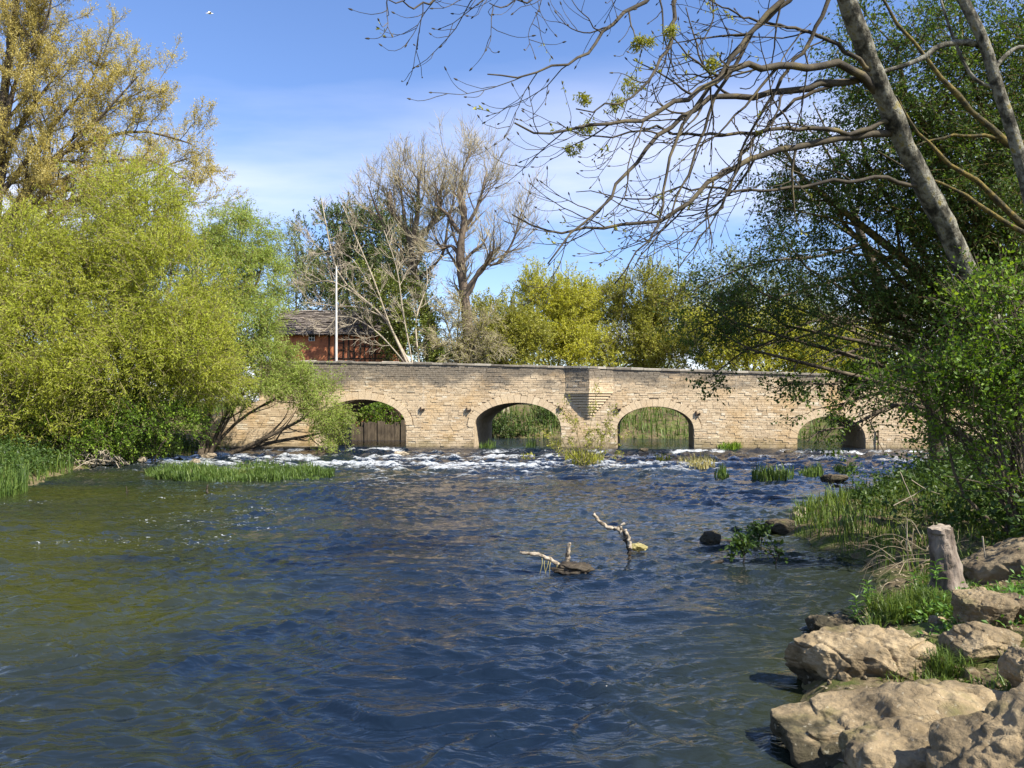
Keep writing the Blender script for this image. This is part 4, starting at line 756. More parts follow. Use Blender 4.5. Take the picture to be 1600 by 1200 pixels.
tree('hawthorn_bush', 'sunlit bright green hawthorn in front of the leaning trunk', 'bush', G(1600, 10.4), [(1415, 602, 34, 14, 10.8, .4), (1470, 585, 40, 22, 10.5, .5), (1445, 640, 36, 20, 10.6, .5), (1530, 505, 34, 22, 10.3, .5), (1585, 480, 36, 26, 10.2, .5), (1570, 545, 40, 24, 10.2, .5), (1500, 545, 26, 12, 10.4, .3), (1520, 625, 42, 26, 10.3, .5), (1590, 615, 40, 28, 10.1, .5), (1500, 690, 40, 12, 10.5, .4), (1590, 690, 36, 24, 10.3, .5), (1550, 450, 18, 14, 10.3, .3), (1600, 760, 30, 20, 10, .4), (1640, 560, 50, 60, 10.2, .6)], 1150, M['hawthorn'], M['bark_dark'], 240, .035, **{**HK, 'leaf': (.03, .075), 'clump': .3, 'L': (.2, .7)})
print('right', time.time() - T0)

# ------------------------------------------------------------------ ground cover on the right bank
def blades(mb, pts, r, h=(.2, .5), w=.012, lean=.35, up=None):
    k = len(pts); th = r.random(k) * 6.283; hh = r.uniform(*h, (k, 1)) * (1 + .75 * fbm(pts * [1.1, .8, 0], 2, 7))[:, None].clip(.25, 1.5); dr = np.stack([np.cos(th), np.sin(th), 0 * th], -1); sd = np.stack([-np.sin(th), np.cos(th), 0 * th], -1) * w * r.uniform(.6, 1.3, (k, 1))
    ln = r.random((k, 1)) * lean; p0 = pts; p1 = pts + dr * hh * ln * .4 + np.array([0, 0, 1]) * hh * .6; p2 = pts + dr * hh * ln * 1.2 + np.array([0, 0, 1]) * hh * (1 - ln * .35)
    V = np.stack([p0 - sd, p0 + sd, p1 + sd * .8, p1 - sd * .8, p2], 1).reshape(-1, 3); i = np.arange(k) * 5
    mb.add(V, np.stack([i, i + 1, i + 2, i + 3], -1), np.stack([i + 3, i + 2, i + 4], -1), a=np.repeat(r.random(k), 5))
def bank_pts(n, r, x0, x1, y0, y1, smin=.05, smax=9, nz=None):
    x = r.uniform(x0, x1, n); y = r.uniform(y0, y1, n) ; s_ = sdist(x, y); ok = (s_ > smin) & (s_ < smax)
    if nz is not None: ok &= fbm(np.stack([x, y, 0 * x], -1) * nz[0], 3, 88) > nz[1]
    x, y = x[ok], y[ok]; return np.stack([x, y, ground_h(x, y) - .02], -1)
r = np.random.default_rng(300)
mb = MB(); blades(mb, bank_pts(56000, r, 4, 17, 9.6, 30, .1, 5, (1.1, -.35)), r, (.10, .40), .009, .8)
blades(mb, bank_pts(12000, r, 2.6, 6.5, 6.5, 9.6, .5, 4, (1.7, .0)), r, (.06, .24), .006, 1.0); blades(mb, bank_pts(5000, r, 2.6, 5.5, 5.2, 6.6, .6, 3, (2.2, .15)), r, (.03, .12), .005, 1.2)
o = mb.build('bank_grass', M['grass'], None); tag(o, 'rough green grass covering the right bank', 'grass', kind='stuff')
def weeds(name, label, pts, r, mt, h=(.3, .8), per=12, leaf=(.05, .1), asp=.6, stem=None):
    k = len(pts); d = nrm(np.stack([r.normal(size=k) * .3, r.normal(size=k) * .3, np.ones(k)], -1)); ln = r.uniform(*h, (k, 1)); q = [pts]
    for j in range(4): d = nrm(d + r.normal(size=d.shape) * .15); q.append(q[-1] + d * ln / 4)
    tw = np.stack(q, 1); mb = MB(); leaves(mb, tw, per, r, leaf, asp, .05, .2, .1, up=.8)
    o = mb.build(name, mt); tag(o, label, 'undergrowth', kind='stuff')
weeds('undergrowth', 'dark bramble and nettle undergrowth on the right bank', np.vstack([bank_pts(5200, r, 5, 19, 11.5, 31, 1.3, 9), bank_pts(900, r, 5.2, 9, 8.6, 12, 1.6, 6)]), r, M['bramble'], (.35, 1.0), 15, (.05, .11), .65)
weeds('low_weeds', 'low leafy weeds around the stump and rocks', bank_pts(2600, r, 3.1, 7.0, 6.3, 9.2, .75, 3.6, (1.3, .05)), r, M['plant'], (.06, .2), 9, (.035, .075), .5)
weeds('left_undergrowth', 'shaded undergrowth beneath the left willows', bank_pts(5200, r, -26, -12.5, 20, 39, .3, 7), r, M['bramble'], (.3, .9), 13, (.07, .14), .6)
mb = MB(); blades(mb, bank_pts(9000, r, -26, -12.8, 20, 40, .05, 4), r, (.2, .6), .016, .6); tag(mb.build('left_bank_grass', M['grass']), 'grass along the left bank', 'grass', kind='stuff')
mb = MB(); blades(mb, bank_pts(16000, r, -20, 26, 46, 72, .05, 6), r, (.3, 1.0), .03, .6); tag(mb.build('far_bank_grass', M['reed']), 'green grass on the bank beyond the bridge arches', 'grass', kind='stuff')

mb = MB(); pts = bank_pts(4200, r, 2.0, 8, 4.2, 13, .08, 4); k_ = len(pts); th_ = r.random(k_) * 6.28; a1 = np.stack([np.cos(th_), np.sin(th_), r.normal(size=k_) * .35], -1) * r.uniform(.012, .03, (k_, 1)); a2 = np.stack([-np.sin(th_), np.cos(th_), r.normal(size=k_) * .35], -1) * r.uniform(.006, .014, (k_, 1)); pts = pts + [0, 0, .035]
mb.add(np.stack([pts - a1, pts + a2, pts + a1, pts - a2], 1).reshape(-1, 3), np.arange(k_ * 4).reshape(-1, 4), a=np.repeat(r.random(k_), 4)); tag(mb.build('leaf_litter', M['deadwood']), 'dry brown leaf litter scattered over the near bank', 'leaf litter', kind='stuff')
# reeds standing in the river
def clump(name, label, px0, px1, py0, py1, n, mt, h, w=.014, seed=0, lean=.5, z=None, group=None, cat='reeds'):
    r = np.random.default_rng(seed); q = r.random((n, 2)); py = py0 + (py1 - py0) * q[:, 1]; px = px0 + (px1 - px0) * q[:, 0]
    y = EYE * F / (py - HZ); x = (px - 800) / F * y; cx, cy = x.mean(), y.mean(); zz = water_z(cx, cy) if z is None else z
    # keep an uneven oval outline
    ex = (px - (px0 + px1) / 2) / ((px1 - px0) / 2); ey = (py - (py0 + py1) / 2) / ((py1 - py0) / 2); ok = ex ** 2 + ey ** 2 + .4 * fbm(np.stack([x * 1.3, y * .6, 0 * x], -1), 2, seed) < 1
    pts = np.stack([x, y, np.full(n, zz - .03)], -1)[ok]; mb = MB(); blades(mb, pts, r, h, w, lean); o = mb.build(name, mt, None, (cx, cy, zz)); o.location = (cx, cy, zz); return tag(o, label, cat, group)
clump('reed_bed', 'long low strip of green reeds in the shallows below the willows', 212, 522, 731, 753, 14000, M['reed'], (.06, .36), .014, 1, .9)
clump('reed_bed', 'tall dark reeds at the left edge of the picture', -40, 48, 752, 779, 1500, M['reed'], (.25, .75), .014, 2, .6)
clump('reed_bed', 'pale grass patch by the roots on the left bank', -20, 78, 732, 746, 1500, M['grass'], (.15, .45), .018, 3, .6)
RG = 'plants growing in the rapids'
for lb, a in (('dry straw-coloured tussock in the rapids right of the sapling', (1058, 1120, 722, 735, 800, M['straw'], (.15, .42), .02, 11, .7)), ('small green and straw tuft beside the third arch', (1022, 1054, 715, 724, 300, M['olive'], (.15, .4), .02, 12, .6)), ('bright low green tuft under the pier right of the third arch', (1122, 1162, 707, 712, 400, M['hawthorn'], (.12, .34), .022, 13, .7)), ('taller bright green tuft in front of the wide pier', (1178, 1204, 702, 708, 320, M['hawthorn'], (.3, .6), .022, 14, .5)), ('small dark reed tuft nearest the straw tussock', (1116, 1142, 744, 752, 160, M['reed'], (.2, .42), .018, 15, .4)), ('wide double clump of dark reeds in the rapids', (1168, 1240, 743, 754, 650, M['reed'], (.22, .5), .018, 16, .4)), ('reed clump left of the dark boulder', (1248, 1286, 738, 747, 320, M['reed'], (.2, .45), .018, 17, .4)), ('reed clump behind the dark boulder', (1302, 1340, 733, 744, 340, M['reed'], (.2, .42), .018, 18, .4)), ('thin reeds left of the sapling on the sill edge', (748, 776, 705, 711, 120, M['reed'], (.2, .55), .016, 19, .4)), ('tiny reeds at the lip below the second arch', (822, 838, 704, 709, 70, M['reed'], (.2, .5), .016, 20, .4)), ('flattened yellowish tuft between the sill and sapling', (814, 836, 715, 721, 140, M['olive'], (.1, .25), .02, 21, .8))):
    clump('reed_tuft', lb, *a, group=RG)
sb = PW(912, 728, .08); bare('sapling', 'thin leafy sapling growing in the rapids before the pier', sb[1], sb, [[(912, 730), (905, 690), (890, 640)], [(912, 730), (918, 690), (930, 625)], [(910, 730), (935, 700), (955, 650)], [(912, 730), (890, 705), (872, 680)], [(914, 730), (940, 715), (962, 690)]], [.02] * 5, 310, 7, 3, 2, (.5, 1.2), (.25, .6), (.15, .3), bark=M['twig_green'], twig=M['twig_green'], rm=.007, cat='sapling', dj=.4, leafm=M['olive'], leafper=6, t1=.05)
clump('reed_tuft', 'leafy tuft at the foot of the sapling', 882, 945, 718, 730, 650, M['olive'], (.2, .55), .022, 22, .6, group=RG)
print('cover', time.time() - T0)

# ------------------------------------------------------------------ rocks
def cubesphere(k):
    g_ = np.linspace(-1, 1, k); a_, b_ = np.meshgrid(g_, g_); Vs, Qs = [], []; n_ = 0
    for ax in range(3):
        for sg in (-1, 1):
            v = np.zeros((k, k, 3)); v[..., ax] = sg; v[..., (ax + 1) % 3] = a_ * sg; v[..., (ax + 2) % 3] = b_; Vs.append(v.reshape(-1, 3)); Qs.append(gridq(k, k) + n_); n_ += k * k
    V = np.vstack(Vs); Q = np.vstack(Qs); key = np.round(V * 1e5).astype(np.int64); _, idx, inv = np.unique(key, axis=0, return_index=True, return_inverse=True)
    return V[idx], inv.reshape(-1)[Q]
def rock(name, label, px0, px1, py0, py1, d, dep, seed, mt='rock', k=44, pw=4.5, rough=.10, cuts=14, tilt=(0, 0), yaw=0, group='rocks along the right bank', sink=.3, cat='rock'):
    r = np.random.default_rng(seed); V, Q = cubesphere(k); u = V / (np.abs(V) ** pw).sum(1, keepdims=True) ** (1 / pw)
    for _ in range(cuts):
        nn = nrm(r.normal(size=3) * [1, 1, .8]); c_ = r.uniform(.72, 1.0); ex = np.maximum(0, u @ nn - c_); u = u - ex[:, None] * nn * .93
    C0 = (P(px0, py0, d) + P(px1, py1, d)) / 2; sz = np.array([(px1 - px0) / F * d / 2, dep / 2, (py1 - py0) / F * d / 2]); C0[2] -= sink * sz[2] * .5; sz[2] *= 1 + sink * .5
    w_ = u * sz; sc = 1 / max(sz.max(), .12); q = w_ * sc * 1.3 + seed * 7.1
    n1 = fbm(q * 1.2, 4, seed, .5); ridg = 1 - np.abs(fbm(q * 2.2 + 3, 4, seed + 5, .55)); strat = np.sin((w_[:, 2] * sc * 9 + 2.2 * n1 + r.random() * 6))
    dirn = nrm(u); w_ = w_ + dirn * ((rough * .8 * n1 + rough * .35 * (ridg - .7) + rough * .22 * strat - rough * .9 * np.clip(1 - np.abs(fbm(q * np.array([1.1, 1.1, 2.0]) + 9, 3, seed + 3)) * 9, 0, 1) * .6 + rough * .16 * fbm(q * 8, 3, seed + 9, .6)) / sc)[:, None]
    def rot(v, ax, an):
        c_, s_ = math.cos(an), math.sin(an); v = v.copy(); i_, j_ = [(1, 2), (2, 0), (0, 1)][ax]; v[:, i_], v[:, j_] = c_ * v[:, i_] - s_ * v[:, j_], s_ * v[:, i_] + c_ * v[:, j_]; return v
    w_ = rot(rot(rot(w_, 0, R(tilt[0])), 1, R(tilt[1])), 2, R(yaw))
    o = MB().add(w_, Q).build(name, M[mt], smooth=True); o.location = C0; return tag(o, label, cat, group)
rock('boulder', 'large blocky tan boulder with dark undercut at the water edge', 1232, 1455, 980, 1092, 6.2, .6, 1, k=80, tilt=(14, -4), rough=.11, yaw=-14)
rock('flat_rock', 'long flat sunlit slab below the large boulder', 1214, 1660, 1098, 1160, 5.1, .8, 2, k=80, pw=5, tilt=(12, -4), rough=.075, cuts=8, yaw=4)
rock('boulder', 'rounded shaded boulder in front of the flat slab', 1322, 1580, 1128, 1250, 4.5, .55, 3, k=80, tilt=(14, -8), rough=.10, yaw=-12)
rock('boulder', 'big slanting boulder in the bottom right corner', 1450, 1760, 1110, 1330, 3.9, .75, 4, k=80, tilt=(10, -26), rough=.085, yaw=-10)
rock('rock', 'lumpy earthy rock just below the stump', 1486, 1572, 926, 985, 6.5, .5, 5, k=50, rough=.13)
rock('rock', 'flat-topped rock right of the large boulder', 1482, 1592, 976, 1022, 6.1, .45, 6, k=50, pw=6, tilt=(4, 4))
rock('rock', 'pinkish rock at the right edge above the slab', 1574, 1640, 1018, 1080, 5.2, .4, 7, k=44, rough=.12)
rock('rock', 'small rock at the right edge beside the lumpy rock', 1556, 1606, 926, 960, 6.5, .35, 8, k=36)
rock('rock', 'low dark-sided rock behind the large boulder at the water', 1268, 1340, 966, 1000, 7.7, .45, 9, k=44, rough=.12)
rock('mound', 'bare earthy mound behind the stump at the right edge', 1522, 1700, 856, 918, 8.9, 1.2, 10, mt='earth', k=50, rough=.09, tilt=(0, -14), cat='mound')
rock('pebble', 'small pale stone at the foot of the stump', 1524, 1540, 915, 926, 7.5, .1, 11, k=20)
rock('pebble', 'small stone lying in the grass left of the lumpy rock', 1455, 1473, 968, 980, 7.0, .12, 12, k=20)
rock('pebble', 'small stone in the grass above the slab', 1452, 1472, 1068, 1080, 6.0, .14, 13, k=20)
rock('rock', 'dark flat rock at the tip of the grassy promontory', 1200, 1256, 812, 834, 14.2, .6, 14, 'rock_dark', k=36)
rock('pale_stone', 'white stone on top of the promontory, upper one', 1238, 1262, 791, 803, 15.4, .3, 15, 'rock_white', k=28)
rock('pale_stone', 'white stone on the promontory, lower left one', 1232, 1258, 800, 814, 14.9, .3, 16, 'rock_white', k=28)
rock('pale_stone', 'greyish stone half buried in promontory grass', 1304, 1334, 808, 822, 14.2, .4, 17, 'rock_white', k=28)
rock('pale_stone', 'pale stone right of the two white ones on the promontory', 1264, 1280, 800, 811, 15.2, .3, 18, 'rock_white', k=24)
GR = 'rocks in the river'
rock('rock', 'dark round rock in the river left of the sprigs', 1094, 1127, 832, 852, 13.2, .4, 19, 'rock_dark', k=32, group=GR)
rock('boulder', 'dark boulder among the reeds in the rapids', 1280, 1322, 741, 757, 24.0, .7, 20, 'rock_dark', k=36, group=GR)
rock('rock', 'small dark rock just below the rapids boulder', 1298, 1314, 757, 766, 22.3, .3, 21, 'rock_dark', k=24, group=GR)
rock('rock', 'flat dark rock in white water below the sapling', 936, 962, 728, 738, 28.5, .5, 22, 'rock_dark', k=28, group=GR)
rock('rock', 'small dark rock on the sill right of the sapling', 998, 1014, 700, 706, 37.2, .4, 23, 'rock_dark', k=24, group=GR)
rock('rock', 'dark rock in the right-hand rapids near the bank', 1352, 1378, 740, 748, 26, .4, 24, 'rock_dark', k=24, group=GR)
rock('rock', 'mossy rock in the rapids right of the straw tussock', 1140, 1160, 720, 729, 31.5, .4, 25, 'rock_dark', k=24, group=GR)
rock('rock', 'small wet rock on the lip before the wide pier', 1226, 1240, 703, 709, 36, .4, 32, 'rock_dark', k=24, group=GR)
rock('pale_stone', 'pale stone in the white water before the first arch', 616, 642, 706, 713, 36.5, .4, 26, 'rock_white', k=28, group=GR)
rock('pale_stone', 'tiny pale stone on the wet shelf left of the second arch', 712, 720, 707, 711, 37, .25, 27, 'rock_white', k=20, group=GR)
LG = 'stones along the left bank'
for k, (lb, a) in enumerate((('small white stone at the end of the left roots', (204, 216, 729, 737)), ('pale stone beside the left roots', (180, 203, 720, 732)), ('pale stone behind the reed strip, farthest right', (298, 312, 716, 726)), ('small grey stone right of the left roots', (216, 228, 714, 722)), ('grey stone at the water edge under the willow, by the sill', (316, 340, 708, 716)))):
    rock('pale_stone', lb, *a, 30 if k < 4 else 35, .4, 40 + k, 'rock_white', k=22, group=LG)
r = np.random.default_rng(350); pts = bank_pts(1500, r, 2.2, 7, 4.2, 9.6, .05, 3.5); mb = MB(); V0, Q0 = cubesphere(4); V0 = nrm(V0)
for p_ in pts:
    sz_ = r.uniform(.008, .03) * (1 + 1.2 * (r.random() < .1)); mb.add((V0 * r.uniform(.6, 1.2, 3) + r.normal(size=V0.shape) * .12) * sz_ + p_ + [0, 0, .02], Q0)
tag(mb.build('gravel', M['rock']), 'loose gravel and stones scattered on the near bank', 'gravel', kind='stuff')
print('rocks', time.time() - T0)

# ------------------------------------------------------------------ stump
def stump():
    r = np.random.default_rng(400); d = 7.9; b0 = P(1482, 912, d); t0_ = P(1470, 824, d); e = empty('tree_stump', b0, 'sawn grey tree stump standing on the bank above the rocks', 'stump')
    n, k = 40, 44; t = np.linspace(0, 1, n)[:, None]; th = np.linspace(0, 2 * math.pi, k, endpoint=False)[None]
    rad = np.interp(t, [-.01, .12, .4, 1], [.17, .14, .12, .10]) * np.ones_like(th); flare = np.clip(1 - t / .35, 0, 1) ** 1.5
    rad = rad * (1 + .22 * flare * np.cos(th * 4 + .7)); q = np.stack([np.cos(th) * 1.5 + 0 * t, np.sin(th) * 1.5 + 0 * t, t * 1.7 + 0 * th], -1)
    rad = rad + .022 * fbm(q * 1.5, 4, 3, .6); crack = np.abs(fbm(q * np.array([1.6, 1.6, .5]), 3, 8)); rad -= .022 * np.clip(1 - crack * 9, 0, 1)
    for kz, kt, s_ in ((.75, 4.6, .02), (.45, 4.75, .025)): rad += s_ * np.exp(-(((t - kz) / .05) ** 2 + ((th - kt) / .25) ** 2)) - 1.4 * s_ * np.exp(-(((t - kz) / .02) ** 2 + ((th - kt) / .1) ** 2))
    ax = b0 + [0, 0, -.06] + (t0_ - b0 + [0, 0, .06]) * t
    V = np.stack([ax[:, :1] + rad * np.cos(th), ax[:, 1:2] + rad * np.sin(th), ax[:, 2:3] + 0 * rad + (t > .9) * (.018 * np.sin(th + .8) + .006 * np.sin(th * 7) * (t > .97))], -1)
    i = np.arange(n - 1)[:, None] * k + np.arange(k)[None]; j = np.arange(n - 1)[:, None] * k + (np.arange(k)[None] + 1) % k; Q = np.stack([i, j, j + k, i + k], -1).reshape(-1, 4)
    MB().add(V.reshape(-1, 3), Q).build('bark', M['stump'], e, b0, True)
    top = V[-1]; cc = top.mean(0) + [0, 0, .004]; MB().add(np.vstack([top + [0, 0, .001], cc]), None, [[q_, (q_ + 1) % k, k] for q_ in range(k)]).build('sawn_top', M['stump_top'], e, b0)
stump()

# ------------------------------------------------------------------ driftwood and sticks
def stick(mb, l, r0, d, taper=.6, k=9, n=18, seed=0, dz=None):
    r = np.random.default_rng(seed); q = spline([P(a_, b_, d + (dz[j] if dz else 0)) for j, (a_, b_) in enumerate(l)], n); q[1:-1] += r.normal(size=q[1:-1].shape) * r0 * .18
    mb.tubes(q, r0 * np.linspace(1, taper, n) * (1 + .12 * r.normal(size=n)), k)
d = 10.6; b0 = PW(885, 893); e = empty('driftwood', b0, 'grey driftwood with an upright stub and a long arm lying in the water', 'driftwood')
mb = MB(); stick(mb, [(893, 902), (872, 882), (845, 868), (812, 863)], .032, d, .75, seed=1); mb.build('branch', M['driftwood'], e, b0, True)
mb = MB(); stick(mb, [(886, 892), (887, 870), (889, 848)], .034, d + .1, .8, seed=2); mb.build('stub', M['driftwood'], e, b0, True)
V, Q = cubesphere(24); u = nrm(V) * [.26, .16, .085]; u *= (1 + .25 * fbm(nrm(V) * 2, 3, 5))[:, None]; c = P(895, 886, d); MB().add(u + c + [0, 0, -.02], Q).build('root_mass', M['wet_wood'], e, b0, True)
mb = MB()
for k in range(7): px = 846 + k * 5.5; q = spline([P(px, 868 + k * 2.2, d), P(px + rng.normal() * 3, 880 + k, d - .03), P(px + rng.normal() * 4, 890 + rng.random() * 10, d - .04)], 6); mb.tubes(q, .007 * np.linspace(1, .4, 6), 4)
mb.build('hanging_weed', M['straw'], e, b0)
d = 11.6; b0 = PW(982, 880); e = empty('driftwood', b0, 'forked driftwood limb rising out of the water with a bent arm', 'driftwood')
mb = MB(); stick(mb, [(982, 888), (983, 865), (980, 845), (972, 830), (968, 824)], .045, d, .7, 10, 20, 3); mb.build('limb', M['wet_wood'], e, b0, True)
mb = MB(); stick(mb, [(975, 842), (968, 828), (952, 824), (938, 816), (927, 803)], .034, d, .75, 9, 20, 4); mb.build('branch', M['driftwood'], e, b0, True)
mb = MB(); stick(mb, [(970, 830), (970, 822), (976, 817)], .022, d, .8, 8, 10, 5); stick(mb, [(984, 858), (982, 840), (977, 828)], .034, d - .06, .7, 8, 12, 6); mb.build('stub', M['driftwood'], e, b0, True)
V, Q = cubesphere(20); u = nrm(V) * [.13, .1, .06]; u *= (1 + .3 * fbm(nrm(V) * 2, 3, 6))[:, None]; tag(MB().add(u, Q).build('straw_clump', M['straw'], smooth=False), 'small straw-coloured clump in the water right of the forked driftwood', 'debris').location = P(997, 855, 12.2)
mb = MB(); stick(mb, [(1131, 876), (1115, 880), (1104, 886), (1098, 884)], .028, 11.2, .8, 8, 12, 7); stick(mb, [(1104, 886), (1112, 893), (1122, 896)], .016, 11.2, .6, 6, 8, 8); tag(mb.build('stick', M['wet_wood'], smooth=True), 'short dark bent stick poking out of the calm water', 'stick')
mb = MB(); stick(mb, [(1120, 846), (1150, 845), (1192, 843)], .05, 13.3, .7, 8, 14, 9); tag(mb.build('sunken_log', M['wet_wood'], smooth=True), 'dark half-sunken log right of the round river rock', 'log')
mb = MB(); stick(mb, [(325, 771), (323, 765), (325, 757)], .035, 20.5, .6, 8, 8, 10); tag(mb.build('stick', M['wet_wood'], smooth=True), 'small upright stick in the water below the reed strip', 'stick')
mb = MB(); stick(mb, [(196, 775), (198, 768), (197, 760)], .02, 20.5, .5, 6, 8, 11); stick(mb, [(198, 771), (202, 766)], .014, 20.5, .5, 5, 6, 12); tag(mb.build('stick', M['wet_wood'], smooth=True), 'tiny forked twig standing in the water beside the left reeds', 'stick')
for lb, px, py, d, hh, sd in (('leafy sprig standing in the water, tallest, right of the log', 1186, 846, 13.1, 20, 1), ('drooping leafy sprig in the water below the sunken log', 1162, 880, 11.3, 36, 2), ('small leafless sprig at the right of the calm water', 1212, 885, 11.2, 30, 3)):
    bare('sprig', lb, d, P(px, py, d), [[(px, py), (px + 1, py - hh * .5), (px - 2, py - hh)], [(px, py - hh * .3), (px + 6, py - hh * .6), (px + 8, py - hh * .8)], [(px, py - hh * .4), (px - 8, py - hh * .7), (px - 14, py - hh * .6)]], [.012] * 3, 500 + sd, 4, 2, 2, (.06, .14), (.04, .08), (.03, .05), bark=M['wet_wood'], twig=M['wet_wood'], rm=.004, cat='sprig', dj=.03, leafm=M['bramble'], leafper=4 if sd < 3 else 1, t1=.2)
# dead twig heap at the inlet and bare canes standing in the bank
def heap(name, label, n, fn, r0, mt, seed, cat):
    r = np.random.default_rng(seed); Pn = []
    for k in range(n): Pn.append(spline(fn(r), 9))
    Pn = np.array(Pn); mb = MB().tubes(Pn, np.broadcast_to(r0 * np.linspace(1, .3, 9), Pn.shape[:2]), 5, cap=False)
    a, ar = sprout(Pn, np.broadcast_to(r0 * np.linspace(1, .3, 9), Pn.shape[:2]), 3, r, .3, 1, (20, 50), (.15, .4), 5, .15, (0, 0, 0), .6, .4, rmin=.002); mb.tubes(a, ar, 3)
    return tag(mb.build(name, mt), label, cat)
def f1_(r):
    a = P(1440 + r.normal() * 14, 878 + r.normal() * 14, 9.4); a = a + r.normal(size=3) * [.18, .2, .1]; ang = r.uniform(100, 250) if r.random() < .6 else r.uniform(0, 360); L = r.uniform(.25, .8); d_ = np.array([math.cos(R(ang)), r.normal() * .4, math.sin(R(ang)) * .8]); return [a, a + d_ * L * .5 + [0, 0, r.uniform(.02, .14)], a + d_ * L + [0, 0, -r.uniform(0, .15)]]
heap('twig_heap', 'tangle of dead pale twigs at the inlet left of the stump', 24, f1_, .005, M['deadwood'], 61, 'dead twigs')
def f2_(r):
    a = P(75 + r.random() * 110, 722 + r.normal() * 3, 29.2); ang = r.uniform(-40, 220); L = r.uniform(.5, 1.3); d_ = np.array([math.cos(R(ang)), r.normal() * .4, math.sin(R(ang)) * .5]); return [a, a + d_ * L * .5 + [0, 0, .12], a + d_ * L + [0, 0, -.3]]
heap('exposed_roots', 'pale exposed roots along the left bank under the bushes', 45, f2_, .028, M['twig_pale'], 62, 'roots')
for k, (lb, l, d) in enumerate((('long bare cane leaning across the undergrowth, left one', [(1406, 737), (1418, 765), (1430, 793)], 13), ('pale bare cane lying crosswise in the undergrowth', [(1424, 750), (1446, 764), (1468, 772)], 13), ('long arching bare cane by the hawthorn at the right edge', [(1552, 708), (1570, 745), (1588, 780), (1597, 800)], 10.5), ('short upright dead stem left of the stump', [(1417, 862), (1417, 835), (1418, 812)], 9.8), ('thin upright dead stem right of the stump', [(1535, 838), (1537, 855), (1540, 872)], 9), ('bare cane crossing the others above the promontory', [(1396, 790), (1425, 775), (1450, 760)], 12.6))):
    mb = MB(); stick(mb, l, .009, d, .6, 5, 8, 70 + k); tag(mb.build('dead_cane', M['twig_pale']), lb, 'cane')
# ------------------------------------------------------------------ leafy plants on the near bank
def leafy(label, px, py, h_px, d, seed, nl=22):
    r = np.random.default_rng(seed); b0 = P(px, py, d); H_ = h_px / F * d; e = empty('leafy_plant', b0, label, 'plant', 'broad-leaved plants on the near bank')
    stem = spline([b0 + [0, 0, -.05], b0 + [.01, 0, H_ * .5], b0 + [-.01, .01, H_]], 8); MB().tubes(stem, .006 * np.linspace(1, .5, 8), 6).build('stem', M['plant'], e, b0)
    for k in range(nl):
        t = .15 + .85 * k / nl; p0 = b0 + [0, 0, H_ * t]; az = k * 2.4 + r.normal() * .3; el = R(r.uniform(5, 45) + 25 * (t > .85)); L = r.uniform(.08, .13) * (1.1 - .4 * t)
        ax = np.array([math.cos(az) * math.cos(el), math.sin(az) * math.cos(el), math.sin(el)]); sd = nrm(np.cross(ax, [0, 0, 1.])); up_ = np.cross(sd, ax)
        V = []; ww = [.0, .75, 1, .7, 0]; ts = [0, .25, .5, .75, 1]
        for q, w_ in zip(ts, ww): m_ = p0 + ax * L * q - up_ * L * .35 * q * q; V += [m_ - sd * L * .16 * w_ + up_ * .012 * w_, m_, m_ + sd * L * .16 * w_ + up_ * .012 * w_]
        MB().add(V, [[3 * q, 3 * q + 1, 3 * q + 4, 3 * q + 3] for q in range(4)] + [[3 * q + 1, 3 * q + 2, 3 * q + 5, 3 * q + 4] for q in range(4)], a=r.random()).build('leaf', M['plant'], e, b0)
leafy('tall broad-leaved plant behind the large boulder at the water side', 1356, 985, 76, 7.6, 1, 26)
leafy('shorter broad-leaved plant right behind the tall one', 1338, 985, 52, 7.75, 2, 18)
leafy('broad-leaved plant near the foot of the stump', 1428, 935, 38, 7.9, 3, 16)
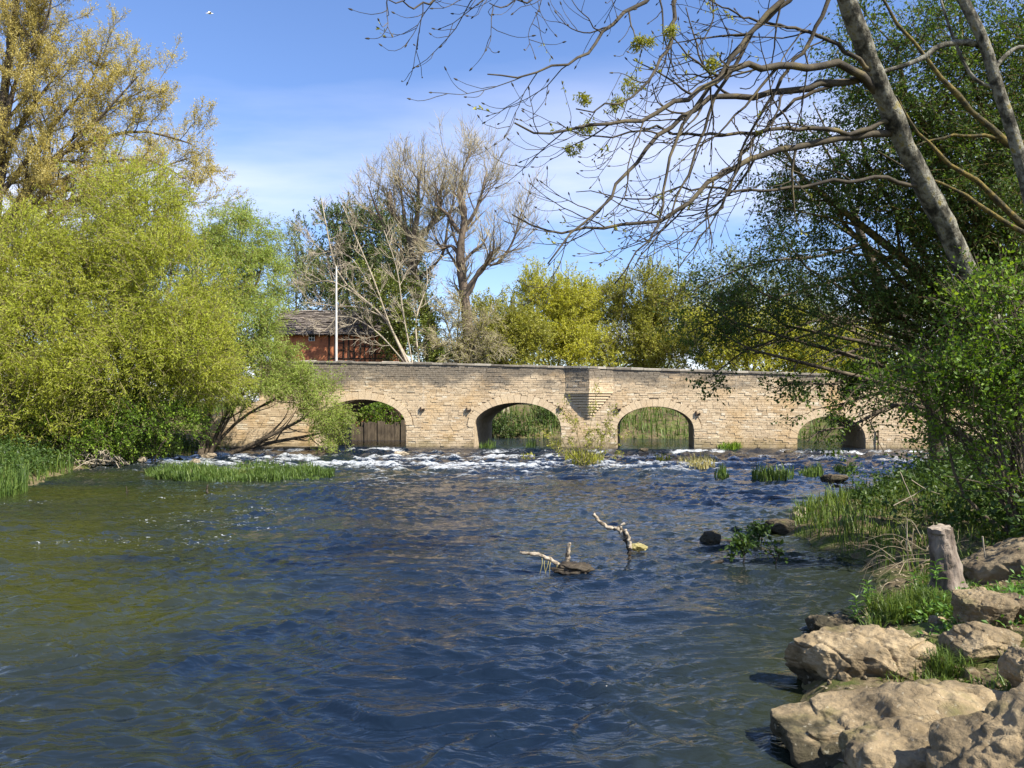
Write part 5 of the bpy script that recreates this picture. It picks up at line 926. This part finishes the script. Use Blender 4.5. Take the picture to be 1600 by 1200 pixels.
leafy('small leafy plant touching the left side of the stump base', 1462, 912, 34, 7.75, 4, 14)
def tuft(label, px0, px1, py, d, n, h, seed, mt='grass', dep=.25):
    r = np.random.default_rng(seed); x = (r.uniform(px0, px1, n) - 800) / F * d; y = d + r.uniform(-dep, dep, n); z = np.full(n, P(0, py, d)[2]); b0 = np.array([x.mean(), d, z[0]]); mb = MB(); blades(mb, np.stack([x, y, z - .03 + .03 * r.random(n)], -1), r, h, .0045, 1.1); o = mb.build('grass_tuft', M[mt], None, b0); o.location = b0 + [0, 0, .02]; tag(o, label, 'grass', 'grass tufts among the rocks')
tuft('grass tuft on the ledge right of the large boulder', 1440, 1500, 1050, 6.05, 650, (.08, .24), 1)
tuft('grass tuft at the lower corner between boulder and slab', 1430, 1490, 1085, 5.8, 320, (.06, .18), 2)
tuft('bright grass tuft by the pink rock at the right edge', 1530, 1600, 1030, 6.1, 600, (.07, .2), 3)
tuft('grass tuft behind the large boulder by the leafy plants', 1370, 1450, 965, 7.4, 800, (.08, .25), 4)
tuft('grass tuft left of the lumpy rock under the stump', 1430, 1500, 945, 7.5, 700, (.08, .22), 5)
tuft('sparse grass tuft at the right edge beside the small rock', 1570, 1620, 975, 7.2, 450, (.08, .25), 6)

# ------------------------------------------------------------------ gull
b0 = P(327, 21, 70); V = np.array([[-.32, 0, .02], [-.1, .0, .06], [.2, 0, .05], [.38, 0, 0], [.0, -.07, 0], [.0, .07, 0], [.05, 0, -.08], [-.05, -.45, .16], [.12, -.42, .15], [-.15, -.85, .02], [-.05, .45, .16], [.12, .42, .15], [-.15, .85, .02]])
MBg = MB().add(V, [[1, 7, 8, 2], [2, 11, 10, 1]], [[7, 9, 8], [10, 11, 12], [0, 4, 1], [1, 4, 2], [2, 4, 3], [0, 1, 5], [1, 2, 5], [2, 3, 5], [0, 6, 4], [4, 6, 3], [0, 5, 6], [5, 3, 6]])
o = MBg.build('gull', M['white']); o.location = b0; o.rotation_euler = (R(25), R(-8), R(20)); tag(o, 'small white gull flying high in the blue sky', 'bird')
print('done', time.time() - T0)
